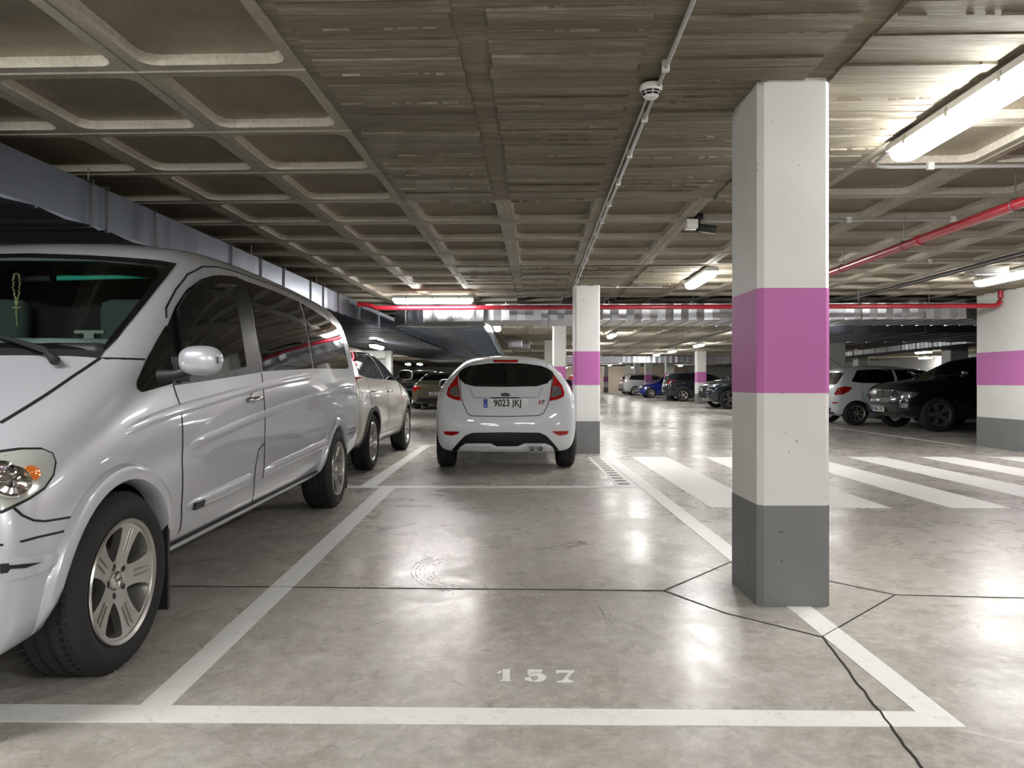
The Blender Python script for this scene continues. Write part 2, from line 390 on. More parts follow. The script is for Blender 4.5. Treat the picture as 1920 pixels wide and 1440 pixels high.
# pillars
def pillar(x0, x1, y0, y1, label, top=ZC, bands=((.484, 0, 'grey'), (1.523, 1.021, 'magenta')), group=None, name='pillar', z0=0.):
    t = empty(name, ((x0+x1)/2, (y0+y1)/2, 0)); a, b = (x1-x0)/2, (y1-y0)/2
    tag(t, label, 'pillar', group); c = .026
    def oct_(g): return [(-a-g+c, -b-g), (a+g-c, -b-g), (a+g, -b-g+c), (a+g, b+g-c), (a+g-c, b+g), (-a-g+c, b+g), (-a-g, b+g-c), (-a-g, -b-g+c)]
    MB().prism(oct_(0), z0, top).obj('shaft', M['white'], t)
    for zt, zb, k in bands: MB().prism(oct_(.0015), zb, zt).obj('painted_base' if k == 'grey' else 'painted_band', M[k], t)
    return t
pillar(1.177, 1.523, 3.387, 3.82, 'near white concrete pillar with wide magenta band and grey base, right of bay 157')
pillar(.935, 1.31, 10.55, 10.98, 'white concrete pillar with magenta band right beside the white hatchback')
pillar(1.03, 1.36, 17.8, 18.2, 'slim white pillar with magenta band rising behind the white hatchback under the duct', bands=((.5, 0, 'grey'), (1.45, .74, 'magenta')))
pillar(1.13, 1.46, 25.0, 25.4, 'plain grey-white pillar mostly hidden behind the slim one and the hatchback roof', bands=((.484, 0, 'grey'),), group='far pillars')
far = [(8.86, 34.0, 'far white pillar with magenta band in front of the dark crossover'), (8.78, 40.4, 'shaded pillar behind the tail of the dark crossover'),
       (9.1, 48.4, 'shaded pillar between the far white crossover and the blue hatchback'), (9.75, 56.5, 'pinkish far pillar above the white crossover roof'),
       (10.1, 62.8, 'farthest grey pillar above the small dark car'), (8.85, 68.5, 'thin bright pillar standing in front of the ribbed back wall')]
for x, y, l in far: pillar(x, x+.46, y, y+.45, l, group='far pillar row')
pillar(11.9, 12.6, 26.8, 27.3, 'wide white pillar behind the white hatchback on the right')
pillar(15.6, 16.1, 32, 32.5, 'grey pillar with no visible band seen above the white hatchback roof', bands=((.484, 0, 'grey'),), group='pillars behind the dark off-roader')
pillar(14.2, 14.8, 23, 23.5, 'grey pillar seen just left of the right wall above the dark off-roader', bands=((.484, 0, 'grey'),), group='pillars behind the dark off-roader')
# painted right wall
wr = struct(MB().box(7.76, 8.06, -2, 11.85, 0, ZC+.05).obj('wall_right', M['white']))
MB().box(7.757, 7.77, -2, 11.853, 0, .49).obj('painted_base', M['grey'], wr); MB().box(7.757, 7.77, -2, 11.853, 1.015, 1.55).obj('painted_band', M['magenta'], wr)

# floor paint, joints
def flat(name, polys, m, z=.0025, parent=None):
    b = MB()
    for p in polys:
        a = sum(p[i][0]*p[(i+1) % len(p)][1]-p[(i+1) % len(p)][0]*p[i][1] for i in range(len(p)))
        b.prism(p if a > 0 else p[::-1], .0002, z)
    return b.obj(name, m, parent)
def strip(pts, w):
    out = []
    for a, b in zip(pts, pts[1:]):
        d = (Vector(b)-Vector(a)).normalized()*w/2; n = Vector((-d.y, d.x))
        out.append([tuple(Vector(a)+n), tuple(Vector(b)+n), tuple(Vector(b)-n), tuple(Vector(a)-n)][::-1])
    return out
def line(label, polys, z=.0025): return tag(flat('painted_line', polys, M['line'], z), label, 'painted line', 'painted bay lines')
line('wide white line across the front of bay 157 in the foreground', [[FL(-260, 1319), FL(1724, 1335), FL(1812, 1364), FL(-260, 1352)]])
line('white bay line on the left of the number 157, beside the silver van', [[FL(262, 1323.5), FL(318, 1326), FL(741, 914), FL(712, 914)]], .0029)
line('white bay line passing under the near pillar on the right of bay 157', [[(1.314, 2.31), (1.413, 2.208), (1.43, 3.6), (1.445, 10.1), (1.29, 10.1), (1.31, 3.6)]], .0031)
line('thin white line closing bay 157 behind, in front of the white hatchback', [[(-1.75, 7.17), (1.3, 7.17), (1.3, 7.3), (-1.75, 7.3)]])
line('white line between the pearl crossover and the white hatchback', [[(-1.56, 7.3), (-1.40, 7.3), (-1.37, 11.9), (-1.49, 11.9)]], .0029)
line('white cross line beyond the wheels of the pearl crossover', [[(-4, 11.9), (-.3, 11.9), (-.3, 12.02), (-4, 12.02)]])
line('thin line along the aisle edge before the dark off-roader', [[(7.5, 11.8), (7.6, 11.8), (7.55, 26), (7.45, 26)]])
line('far aisle line on the left beyond the hatchback', [[(-1.3, 20), (-1.2, 20), (-1.1, 30), (-1.2, 30)]])
# ladder marking beside the hatchback
ld = empty('ladder_marking', (1.12, 8.7, 0)); tag(ld, 'worn ladder-like marking on the floor at the foot of the second pillar', 'floor marking')
o = flat('painted_strip', [[(1.07, 7.3), (1.29, 7.3), (1.29, 10.1), (1.07, 10.1)]], M['line'], .0022); o.parent = ld; o.matrix_parent_inverse = Matrix.Translation((-1.12, -8.7, 0))
mb = MB()
for k in range(12): mb.box(-.005+.0, .11, -1.3+k*.225, -1.2+k*.225, .001, .004)
o = mb.obj('dark_bar', M['mark'], ld); o['kind'] = 'stuff'
ords = ['first', 'second', 'third', 'fourth', 'fifth', 'sixth', 'seventh', 'eighth']
for k in range(6):
    x = 1.70+1.02*k; o = flat('crossing_stripe', [[(x-.01, 6.07-.02*k), (x+.5, 6.05-.02*k), (x+.5, 10.1), (x, 10.1)]], M['line'])
    tag(o, f'{ords[k]} white stripe of the pedestrian crossing, counted from the hatchback', 'crossing stripe', 'pedestrian crossing stripes')
# stencilled number
def CP(x, y): return FL(800+x/4.364, 1180+y/4.364)
digs = {'1': [[(577, 358), (600, 345), (614, 345), (608, 359), (584, 363)], [(622, 330), (680, 330), (680, 415), (690, 420), (690, 425), (602, 425), (604, 419), (622, 415)]],
 '5': [[(826, 333), (935, 333), (948, 338), (940, 352), (862, 354), (846, 372), (826, 372)],
       [(833, 386), (868, 365), (930, 362), (975, 385), (977, 405), (945, 425), (890, 428), (884, 423), (912, 410), (918, 392), (896, 382), (866, 382), (842, 390)], [(803, 402), (830, 398), (856, 402), (856, 414), (874, 425), (842, 424), (806, 415)]],
 '7': [[(1060, 338), (1212, 340), (1155, 400), (1172, 420), (1198, 426), (1198, 435), (1062, 435), (1065, 429), (1108, 424), (1165, 356), (1085, 356), (1060, 364)]]}
num = empty('bay_number', (*FL(1008, 1268), 0)); tag(num, 'stencilled white bay number 157 on the floor', 'floor marking')
for dch, polys in digs.items():
    for p_ in polys: pass
    b = MB()
    for p_ in polys:
        q = [CP(*a) for a in p_]; V, T = fill(q, res=.05); vs, fs = slab(V, T, lambda p: (p.x, p.y, .0025), lambda p: (p.x, p.y, .0002)); b.add(vs, fs)
    o = b.obj('digit', M['line'], num); o.matrix_parent_inverse = Matrix.Translation(-Vector((*FL(1008, 1268), 0)))
# joints and cracks of the slab
J = [[FL(-200, 1096), FL(506, 1101), FL(1245, 1108)], [FL(1245, 1108), FL(1370, 1054), FL(1470, 1080)], [FL(1245, 1108), FL(1360, 1150), FL(1541, 1195)], [FL(1541, 1195), FL(1678, 1116)],
     [FL(1678, 1116), FL(1560, 1091), FL(1470, 1070)], [FL(1678, 1116), FL(1930, 1122), FL(3400, 1140)]]
for k, j in enumerate(J): flat('floor_joint', strip(j, .0045), M['joint'], .0034, floor)
R = random.Random(3); pts = [FL(1543, 1195)]
for k in range(1, 21): x, y = 1543+(1735-1543)*k/20, 1195+(1450-1195)*k/20; x, y = FL(x, y); pts.append((x+R.uniform(-.004, .004), y))
flat('floor_crack', strip(pts, .007), M['joint'], .0036, floor)
# tyre marks burnt into the floor
def skid(c, r, a0, a1, n, wd, gap, seed):
    R = random.Random(seed); polys = []
    for k in range(n):
        rr_ = r+k*gap; a = a0+R.uniform(0, .06)
        while a < a1-R.uniform(0, .08):
            da = R.uniform(.02, .09); p = [(c[0]+rr_*math.cos(a+da*q/3), c[1]+rr_*math.sin(a+da*q/3)) for q in range(4)]
            if R.random() < .7: polys += strip(p, wd*R.uniform(.4, 1))
            a += da+R.uniform(.0, .05)
    flat('tyre_mark', polys, M['mark'], .0012, floor)['kind'] = 'stuff'
skid((FL(1083, 1020)[0]+.9, FL(1083, 1020)[1]-1.15), 1.40, 2.15, 2.42, 9, .012, .016, 4)
skid((FL(830, 1080)[0]+.35, FL(830, 1080)[1]+.15), .42, 2.6, 4.2, 6, .004, .024, 5)
skid((FL(1135, 1160)[0]-1.5, FL(1135, 1160)[1]), 1.5, -.1, .1, 3, .005, .016, 6)
#skid((FL(1300, 1250)[0]+1.3, FL(1300, 1250)[1]-1.2), 1.9, 1.9, 2.4, 6, .005, .03, 8)

# ------------------------------------------------------------ lamps
def lamp_meshes():
    prof = [(-.085, -.055), (-.085, -.02), (-.06, 0), (.06, 0), (.085, -.02), (.085, -.055)]
    h = MB(); n = len(prof); Lh = .635
    h.add([(x, y, z) for y in (-Lh, Lh) for x, z in prof], [(i, (i+1) % n, n+(i+1) % n, n+i) for i in range(n)]+[tuple(range(n)), tuple(range(n, 2*n))[::-1]])
    dv = []; secs = [(-Lh+.0, .55, .35), (-Lh+.03, .93, .9), (-Lh+.06, 1, 1), (Lh-.06, 1, 1), (Lh-.03, .93, .9), (Lh, .55, .35)]
    dp = [(-.08, 0), (-.078, -.035), (-.06, -.062), (-.03, -.074), (.03, -.074), (.06, -.062), (.078, -.035), (.08, 0)]
    for y, sx, sz in secs: dv += [(x*sx, y, z*sz-.055) for x, z in dp]
    q = len(dp); df = [(a*q+i, a*q+(i+1) % q, (a+1)*q+(i+1) % q, (a+1)*q+i) for a in range(5) for i in range(q)]+[tuple(range(q)), tuple(range(5*q, 6*q))[::-1]]
    d = MB().add(dv, df)
    return h.mesh('housing', M['lamp_body']), d.mesh('diffuser', M['tube'], 60), MB().box(-.09, .09, -.012, .012, -.075, -.03).mesh('clip', M['steel'])
LM = lamp_meshes()
def lamp(X, Y, rz, label, z=ZC-.012, clips=False, group='ceiling tube lamps'):
    t = empty('ceiling_light', (X, Y, z), rz); tag(t, label, 'light', group)
    link(bpy.data.objects.new('housing', LM[0]), t); link(bpy.data.objects.new('diffuser', LM[1]), t)
    if clips:
        for y in (-.42, 0, .42):
            for sx in (-1, 1): o = MB().box(sx*.082-.006, sx*.082+.006, y-.012, y+.012, -.075, -.03).obj('clip', M['steel'], t)
    return t
def lampuv(u, v, label, **k): X, Y = UV(u, v); return lamp(X, Y, -ROT, label, **k)
lampuv(2.19, 3.72, 'long lit tube lamp at the upper right beside the near pillar', clips=True)
lampuv(2.2, 9.6, 'lit tube lamp left of the near pillar, below the camera box', clips=True)
lampuv(6.15, 9.45, 'lit tube lamp above the painted right wall', clips=True)
lamp(-1.25, 11.25, math.pi/2, 'lit tube lamp crossing above the red pipe over the white hatchback', z=ZC-.09, clips=True)
lampuv(2.2, 15.4, 'tube lamp behind the second duct, over the aisle')
lampuv(2.27, 21.4, 'small lit lamp above the aisle just right of the second pillar')
for k, v in enumerate((27.3, 32.6, 36.8)): lampuv(6.2, v, ['far lit lamp nearest the banded far pillar', 'far lit lamp, second from the banded far pillar', 'far lit lamp touching the distant duct'][k])
for (u, v, l) in ((2.2, -2.2, 'lamp behind the viewer over the aisle'), (6.15, -2.4, 'lamp behind the viewer by the right wall'), (6.15, 15.2, 'lamp over the aisle hidden by the near duct'), (6.15, 21.3, 'lamp over the aisle before the far row'),
                  (2.2, 27.2, 'aisle lamp far down the left side of the lane'), (2.2, 33, 'next aisle lamp beyond the first far one'), (2.2, 41, 'distant aisle lamp past the far duct'), (6.2, 44, 'distant lamp beyond the far duct'), (6.2, 52, 'distant lamp near the blue hatchback'), (6.2, 60, 'distant lamp near the back wall'), (2.2, 50, 'distant lamp on the left lane'), (2.2, 60, 'last lamp of the left lane'),
                  (12.5, 38, 'lamp above the parked cars at the right'), (12.5, 50, 'lamp above the far parked cars'), (12.5, 62, 'lamp above the back corner'), (-6, 26, 'lamp over the left far bays'), (-6, 45, 'last lamp over the left bays'), (6, 70.8, 'lamp added to brighten the ribbed back wall'), (9.5, 70.8, 'second lamp added to brighten the ribbed back wall'), (3, 70.5, 'third lamp added to brighten the ribbed back wall'), (-3, 33, 'lamp over the middle of the left far bays')): lampuv(u, v, l)  # the three lamps at the back wall are added to brighten its slats
lamp(-1.3, -2.3, math.pi/2, 'lamp behind the viewer crossing over the left bays', z=ZC-.09)
lamp(-5.2, -1.5, math.pi/2, 'unseen fill lamp added behind the viewer beyond the van', z=ZC-.09)  # added out of view as fill for the left side
lamp(-2.5, 1.45, math.pi/2, 'unseen lamp placed ahead of the van nose to brighten the bonnet', z=ZC-.09)  # out of view, position chosen to brighten the van bonnet
lamp(-1.3, -5.5, math.pi/2, 'unseen fill lamp added farther behind the viewer', z=ZC-.09)  # extra fill light, added out of view
lamp(-3.5, 18.4, 0, 'lamp added to brighten the white doorway', z=2.05)  # hung low under the duct, added to light up the doorway
lamp(1.2, -1.2, math.pi/2, 'unseen fill lamp added right behind the viewer', z=ZC-.09)  # added out of view for more fill in the centre
lamp(-.37, 17.6, 0, 'small lit lamp below the wide duct above the hatchback roof', z=ZC-.05)
for X, Y, l in ((-5.86, 40, 'left one of two tiny lit lamps above the beige saloon'), (-5.2, 40, 'right one of two tiny lit lamps above the beige saloon')): lamp(X, Y, 0, l, z=2.12)
lampuv(18.2, 34, 'left far lamp above the roof of the dark off-roader'); lampuv(22.6, 42, 'right far lamp above the roof of the dark off-roader')

# ------------------------------------------------------------ ducts
def duct(label, segs, w, z0, z1, rz, origin, mats, pillow=.012, ribs=0., group=None, flange=.02, fl=None, under=True):
    """box duct along local y; segs = list of y joints; faces at x=0 (right) and x=-w"""
    t = empty('ventilation_duct', origin, rz); tag(t, label, 'duct', group)
    for k, (a, b) in enumerate(zip(segs, segs[1:])):
        n = max(1, round((b-a)/ribs)) if ribs else 1; m = MB(); st = (b-a)/n
        for q in range(n):
            y0, y1 = a+q*st, a+(q+1)*st; ym, zm = (y0+y1)/2, (z0+z1)/2; p = pillow*random.uniform(.5, 1.3)*(1 if (q+k) % 2 else .6)
            c = [(0, y0, z0), (0, y1, z0), (0, y1, z1), (0, y0, z1), (-w, y0, z0), (-w, y1, z0), (-w, y1, z1), (-w, y0, z1)]
            cc = [(p, ym, z0), (p, ym, z1), (-w-p, ym, z0), (-w-p, ym, z1), (0, ym, z0-(.022 if ribs >= .5 else p*.5)), (-w, ym, z0-(.022 if ribs >= .5 else p*.5))]
            m.add(c+cc, [(0, 8, 9, 3), (8, 1, 2, 9), (4, 7, 11, 10), (10, 11, 6, 5), (0, 4, 13, 12), (12, 13, 5, 1), (0, 12, 8), (8, 12, 1), (3, 2, 6, 7)])
            if ribs: m.box(-w, .004, y1-.012, y1+.012, z0-.016, z0+.004)
        o = m.obj('duct_section', mats[k % len(mats)], t)
        if k % 3 == 1: [MB().tube([(xx, b-.1, z1), (xx, b-.1, ZC+.002)], .005, 6).obj('hanger_rod', M['steel'], t) for xx in (-.06, -w+.06)]
        if fl is None or k in fl:
            f = flange; MB().box(-w-f, f, b-.008, b+.008, z0-f, z0+.01).box(0, f, b-.008, b+.008, z0, z1+f).box(-w-f, -w, b-.008, b+.008, z0, z1+f).box(-w-f, f, b-.008, b+.008, z1-.01, z1+f).obj('flange', M['steel'], t)
    return t
zb, zt = CH+1.05, CH+1.33
X, Y = UV(-2.985, 0)
duct('long galvanised duct running above the silver van and the pearl crossover', [-3, -.5, 1.5, 3.1, 4.66, 4.83, 5.46, 6.85, 7.6, 8.3, 9.3, 9.85, 10.6, 11.9, 13.4, 15, 18, 22, 27, 33, 38], 2.3, zb, zt, -ROT, (X, Y, 0), [M['galv_dark']], .006, .5)
# near cross duct behind the second pillar: local y runs along world +x
X, Y = UV(0, 11.95)
duct('shiny galvanised duct crossing the view behind the red pipe', [-.46]+[.64+1.06*k for k in range(9)], 1.3, CH+1.055, CH+1.33, -ROT-math.pi/2, (0, 12.25, 0), [M['galv']], .022, .27)
# wide curved junction
t = empty('ventilation_duct', (-1.2, 12.5, 0)); tag(t, 'wide duct with a bent front and ribbed underside running above the white hatchback', 'duct')
front = [(.72, -.56), (.25, -.58), (-.3, -.45), (-.65, -.15), (-.95, .5)]; z0, z1 = CH+1.01, CH+1.27
for k, (a, b) in enumerate(zip(front, front[1:])):
    m = MB(); n = 4
    for q in range(n):
        p = [(a[0]+(b[0]-a[0])*(q+e)/n, a[1]+(b[1]-a[1])*(q+e)/n) for e in (0, 1)]
        wv = .012 if (q+k) % 2 else -.004
        m.add([(p[0][0], p[0][1], z0), (p[1][0], p[1][1], z0), (p[1][0], p[1][1]+.0, z1), (p[0][0], p[0][1], z1), ((p[0][0]+p[1][0])/2, (p[0][1]+p[1][1])/2-wv, (z0+z1)/2)], [(0, 1, 4), (1, 2, 4), (2, 3, 4), (3, 0, 4)])
    m.obj('front_panel', M['galv'], t)
    if k: MB().box(a[0]-.006, a[0]+.006, a[1]-.02, a[1]+.01, z0-.01, z1).obj('seam', M['steel'], t)
for k in range(14):
    y0, y1 = .5+k*1.85, .5+(k+1)*1.85; m = MB(); L = lambda y: -.95+.012*y; Rr = lambda y: .68+.008*y
    if k == 0: m.add([(.72, -.56, z0), (.25, -.58, z0), (-.3, -.45, z0), (-.65, -.15, z0), (-.95, .5, z0), (.72, .5, z0)], [(0, 1, 2, 3, 4, 5)])
    for q in range(4):
        a, b = y0+(y1-y0)*q/4, y0+(y1-y0)*(q+1)/4
        m.add([(L(a), a, z0), (Rr(a), a, z0), (Rr(b), b, z0), (L(b), b, z0), (L(a), a, z1), (Rr(a), a, z1), (Rr(b), b, z1), (L(b), b, z1), (-.13, (a+b)/2, z0-.03)], [(0, 1, 8), (1, 2, 8), (2, 3, 8), (3, 0, 8), (1, 5, 6, 2), (0, 3, 7, 4), (4, 7, 6, 5)])
        m.box(L(b), Rr(b), b-.012, b+.012, z0-.028, z0)
    m.obj('duct_section', M['galv_under'], t)
    if k % 2 == 0: MB().tube([(.6, y0+.1, z1), (.6, y0+.1, ZC-12.5*0+.002)], .005, 6).obj('hanger_rod', M['steel'], t)
# two small grilles on the far right side of that duct and distant ducts
X, Y = UV(0, 39)
duct('distant bright duct crossing above the far parked cars', [2+.9*k for k in range(14)], 1.2, CH+1.02, CH+1.37, -ROT-math.pi/2, (0, 39.1, 0), [M['galv']], .012, .3)
duct('thin duct running away at the right behind the dark off-roader', [1.2*k for k in range(14)], .9, CH+1.05, CH+1.23, -.14, (13.4, 19.2, 0), [M['galv']], .012, .3)
duct('dark low duct crossing behind the wall end on the right', [5.6+1.4*k for k in range(8)], 3.6, CH+1.0, CH+1.2, -ROT-math.pi/2, (0, 14.7, 0), [M['galv_dark']], .01, .5)
for k, (px, py, d) in enumerate(((966, 646, 23), (982, 649, 27))):
    p = AT(px, py, d); t = bevelbox('duct_outlet', M['galv'], None, p.x-.22, p.x+.22, p.y-.3, p.y+.3, p.z-.1, p.z+.14, .02)
    tag(t, ['square duct outlet hanging left above the hatchback', 'smaller bright duct outlet beside the square one'][k], 'duct outlet')

# ------------------------------------------------------------ red fire pipes, conduits
def pipe(name, label, cat, pts, r, m, n=12, group=None):
    o = MB().tube(pts, r, n).obj(name, m, None, 50); tag(o, label, cat, group); return o
def arc(a, c, b, n=6):
    a, c, b = Vector(a), Vector(c), Vector(b); return [a*(1-t)**2+c*2*t*(1-t)+b*t*t for t in [k/n for k in range(n+1)]]
zp = CH+1.19; yp = 11.42
pz = lambda x: yp-.034*(x-1)
rp = pipe('fire_pipe', 'red fire pipe crossing the view in front of the shiny duct', 'pipe', [(-2.52, pz(-2.5), ZC-.2)]+arc((-2.5, pz(-2.6), ZC-.2), (-2.3, pz(-2.3), ZC-.2), (-2.28, pz(-2.28), ZC-.24))+arc((-2.28, pz(-2.3), zp+.06), (-2.26, pz(-2.26), zp), (-2.18, pz(-2.18), zp))+[(7.55, pz(7.55), zp)]+arc((7.58, pz(7.58), zp), (7.70, pz(7.7), zp), (7.70, pz(7.7), zp+.12))+[(7.70, pz(7.7), ZC)], .037, M['red'], 14)
u = 3.39-.0339*4.7
a, b = UV(u, 1.5), UV(u, 11.42)
rp2 = pipe('fire_pipe', 'red fire pipe running lengthwise at the upper right', 'pipe', [(a[0], a[1], zp), (b[0], b[1], zp)], .037, M['red'], 14)
def ring(x, y, z, par, r=.045, along='y'):
    m = MB(); pts = [Vector((x+r*math.cos(t), y, z+r*math.sin(t))) if along == 'y' else Vector((x, y+r*math.cos(t), z+r*math.sin(t))) for t in [2*math.pi*k/14 for k in range(15)]]
    m.tube(pts, .004, 6); m.tube([(x, y, z+r), (x, y, ZC)], .0045, 6); m.obj('pipe_hanger', M['red'] if 0 else M['steel'], par, 60)
for v in (2.6, 4.9, 6.35, 7.6, 9.4): x, y = UV(u, v); ring(x, y, zp, rp2)
for v in (6.1, 8.9): x, y = UV(u, v); MB().lathe([(.036, -.03), (.046, -.03), (.046, .03), (.036, .03)], 16, 'y', (x, y, zp)).obj('pipe_coupling', M['red'], rp2, 40)
for x in (-1.7, -.1, 1.55, 2.9, 4.2, 5.5, 6.6): ring(x, pz(x), zp, rp, along='x')
def cond(label, uvz, r=.0105, m='conduit', clips=0., name='conduit'):
    pts = [(*UV(u, v), z) for u, v, z in uvz]; o = pipe(name, label, 'conduit', pts, r, M[m], 8, 'ceiling conduits')
    if clips:
        for (p, q) in zip(pts, pts[1:]):
            p, q = Vector(p), Vector(q); L = (q-p).length; k = clips*.4
            while k < L: c = p+(q-p)*k/L; MB().box(c.x-r*1.6, c.x+r*1.6, c.y-.012, c.y+.012, c.z-r*1.5, ZC-.001).obj('conduit_clip', M['pvc'], o); k += clips
    return o
cond('grey conduit running along the rib to the smoke detector and second pillar', [(.585, .5, ZC-.035), (.585, 10.4, ZC-.035)], .0105, clips=.62)
cond('thinner conduit beside the first one, beyond the smoke detector', [(.555, 3.5, ZC-.032), (.555, 10.3, ZC-.032)], .007)
cond('pale conduit bending round below the near right lamp', [(2.19, 4.45, ZC-.03), (2.2, 4.66, ZC-.03), (2.24, 4.76, ZC-.03), (2.33, 4.79, ZC-.03), (7.4, 4.79, ZC-.03)], .0125, clips=.7)
cond('conduit crossing right from the camera box', [(1.5, 6.36, ZC-.03), (7.4, 6.36, ZC-.03)], .0125, clips=.9)
cond('thin conduit crossing the far coffers at the right', [(3.0, 8.6, ZC-.03), (7.4, 8.6, ZC-.03)], .01, clips=1.2)
cond('short conduit from the second pillar to the right', [(.95, 10.75, ZC-.03), (1.9, 10.75, ZC-.03)], .01, clips=.7)
cond('conduit from the cross lamp over the boarded ceiling', [(-1.0, 11.25, ZC-.05), (.55, 11.25, ZC-.05)], .01)
for k, du in enumerate((0, .06, .12)): cond(['left', 'middle', 'right'][k]+' cable of the dark trio running away at the right', [(5.2+du, 5.5, ZC-.07), (5.2+du, 30, ZC-.07)], .013, ['dark', 'conduit', 'dark'][k])
p = AT(1850, 503, 9.0); tag(bevelbox('junction_box', M['conduit'], None, p.x-.22, p.x+.22, p.y-.1, p.y+.1, ZC-.09, ZC+.0, .01), 'grey box in front of the lamp over the right wall', 'box')

# smoke detector
X, Y = .672, 3.43
t = empty('smoke_detector', (X, Y, ZC-.02)); tag(t, 'round white smoke detector on the conduit', 'smoke detector')
MB().lathe([(.0, 0), (.052, 0), (.056, -.012), (.053, -.025), (.0, -.025)], 32).obj('base', M['pvc'], t, 40)
MB().lathe([(.051, -.024), (.05, -.034), (.04, -.05), (.028, -.062), (.0, -.063)], 32).obj('head', M['pvc'], t, 40)
for k in range(8):
    a0 = k*math.pi/4+.06; m = MB(); vs = []
    for q in range(5):
        a = a0+q*(math.pi/4-.12)/4
        for r, z in ((.0503, -.0335), (.0465, -.0415), (.045, -.0445), (.038, -.0535)): vs.append((r*math.cos(a)*1.008, r*math.sin(a)*1.008, z))
    fs = [(q*4+i, q*4+i+1, q*4+4+i+1, q*4+4+i) for q in range(4) for i in (0, 2)]
    m.add(vs, fs).obj('vent_slot', M['black'], t)
# surveillance camera
p = AT(1296, 420, 6.3)
t = empty('security_camera', (p.x, p.y, p.z)); tag(t, 'small security camera on a white box under the ceiling rib', 'camera')
bevelbox('junction_box', M['pvc'], t, -.05, .05, -.05, .05, -.045, .035, .006)
MB().tube([(.075, 0, .07), (.075, 0, .0), (.085, 0, -.03)], .008, 8).obj('bracket', M['black'], t, 50)
o = bevelbox('camera_body', M['dark'], t, .0, .15, -.04, .04, -.032, .032, .012); o.location = (.075, 0, -.035); o.rotation_euler = (.0, .2, -.35)
o2 = MB().lathe([(.0, -.004), (.034, -.004), (.036, .01), (.03, .03), (.0, .03)], 20, 'x', (-.02, 0, 0)).obj('lens_hood', M['black'], o, 40)
MB().box(.04, .1, -.03, .04, .035, .09).obj('mount_plate', M['black'], t)
# ============================================================ CARS (local frame: x forward, y left, z up, origin between the axles)
def cage(rows, W, front, rear, bow=(.10, .06)):
    """rows front to rear: (x, wf, zb, zbelt, wr, zr, zt); front/rear: nine x offsets of the end sections"""
    st = []; N = len(rows)
    for i, (x, wf, zb, zl, wr_, zr, zt) in enumerate(rows):
        w = W*wf; h = zl-zb
        p = [(0, zb), (.8*w, zb), (.95*w, zb+.08*h), (w, zb+.38*h), (w*.995, zb+.72*h), (w*.955, zl), (wr_, zr), (wr_*.6, zt-.22*(zt-zr)), (0, zt)]
        kf = 1. if i == 0 else .75 if i == 1 else .3 if i == 2 else 0
        kr = 1. if i == N-1 else .8 if i == N-2 else .35 if i == N-3 else 0
        st.append([(x-front[j]*kf+rear[j]*kr-(bow[0]*kf-bow[1]*kr)*(y/W)**2, y, z) for j, (y, z) in enumerate(p)])
    vs = []; idx = []
    for s_ in st:
        row = []
        for j in range(9): row.append(len(vs)); vs.append(s_[j])
        for j in range(7, 0, -1): row.append(len(vs)); vs.append((s_[j][0], -s_[j][1], s_[j][2]))
        idx.append(row)
    fs = []
    for a, b in zip(idx, idx[1:]):
        for k in range(16): fs.append((a[k], b[k], b[(k+1) % 16], a[(k+1) % 16]))
    for row, fl in ((idx[0], 0), (idx[-1], 1)):
        # cap as strips across the car with a centre column
        cen = {}
        for j in range(1, 8):
            y, z = vs[row[j]][1], vs[row[j]][2]; bw = (bow[0] if not fl else -bow[1])*(y/W)**2
            cen[j] = len(vs); vs.append((vs[row[j]][0]+bw, 0, z))
        cols = [row[0]]+[cen[j] for j in range(1, 8)]+[row[8]]
        L = [row[j] for j in range(9)]; Rr = [row[0]]+[row[16-j] for j in range(1, 8)]+[row[8]]
        for j in range(8):
            for side in (L, Rr):
                q = [side[j], side[j+1], cols[j+1], cols[j]]; q = [v for k, v in enumerate(q) if v not in q[:k]]
                if len(q) > 2: fs.append(tuple(q))
    me = bpy.data.meshes.new('cage'); me.from_pydata(vs, [], fs)
    bm = bmesh.new(); bm.from_mesh(me); bmesh.ops.recalc_face_normals(bm, faces=bm.faces); bm.to_mesh(me); bm.free(); return me
def evalmesh(o): 
    bpy.context.view_layer.update(); return bpy.data.meshes.new_from_object(o.evaluated_get(bpy.context.evaluated_depsgraph_get()))
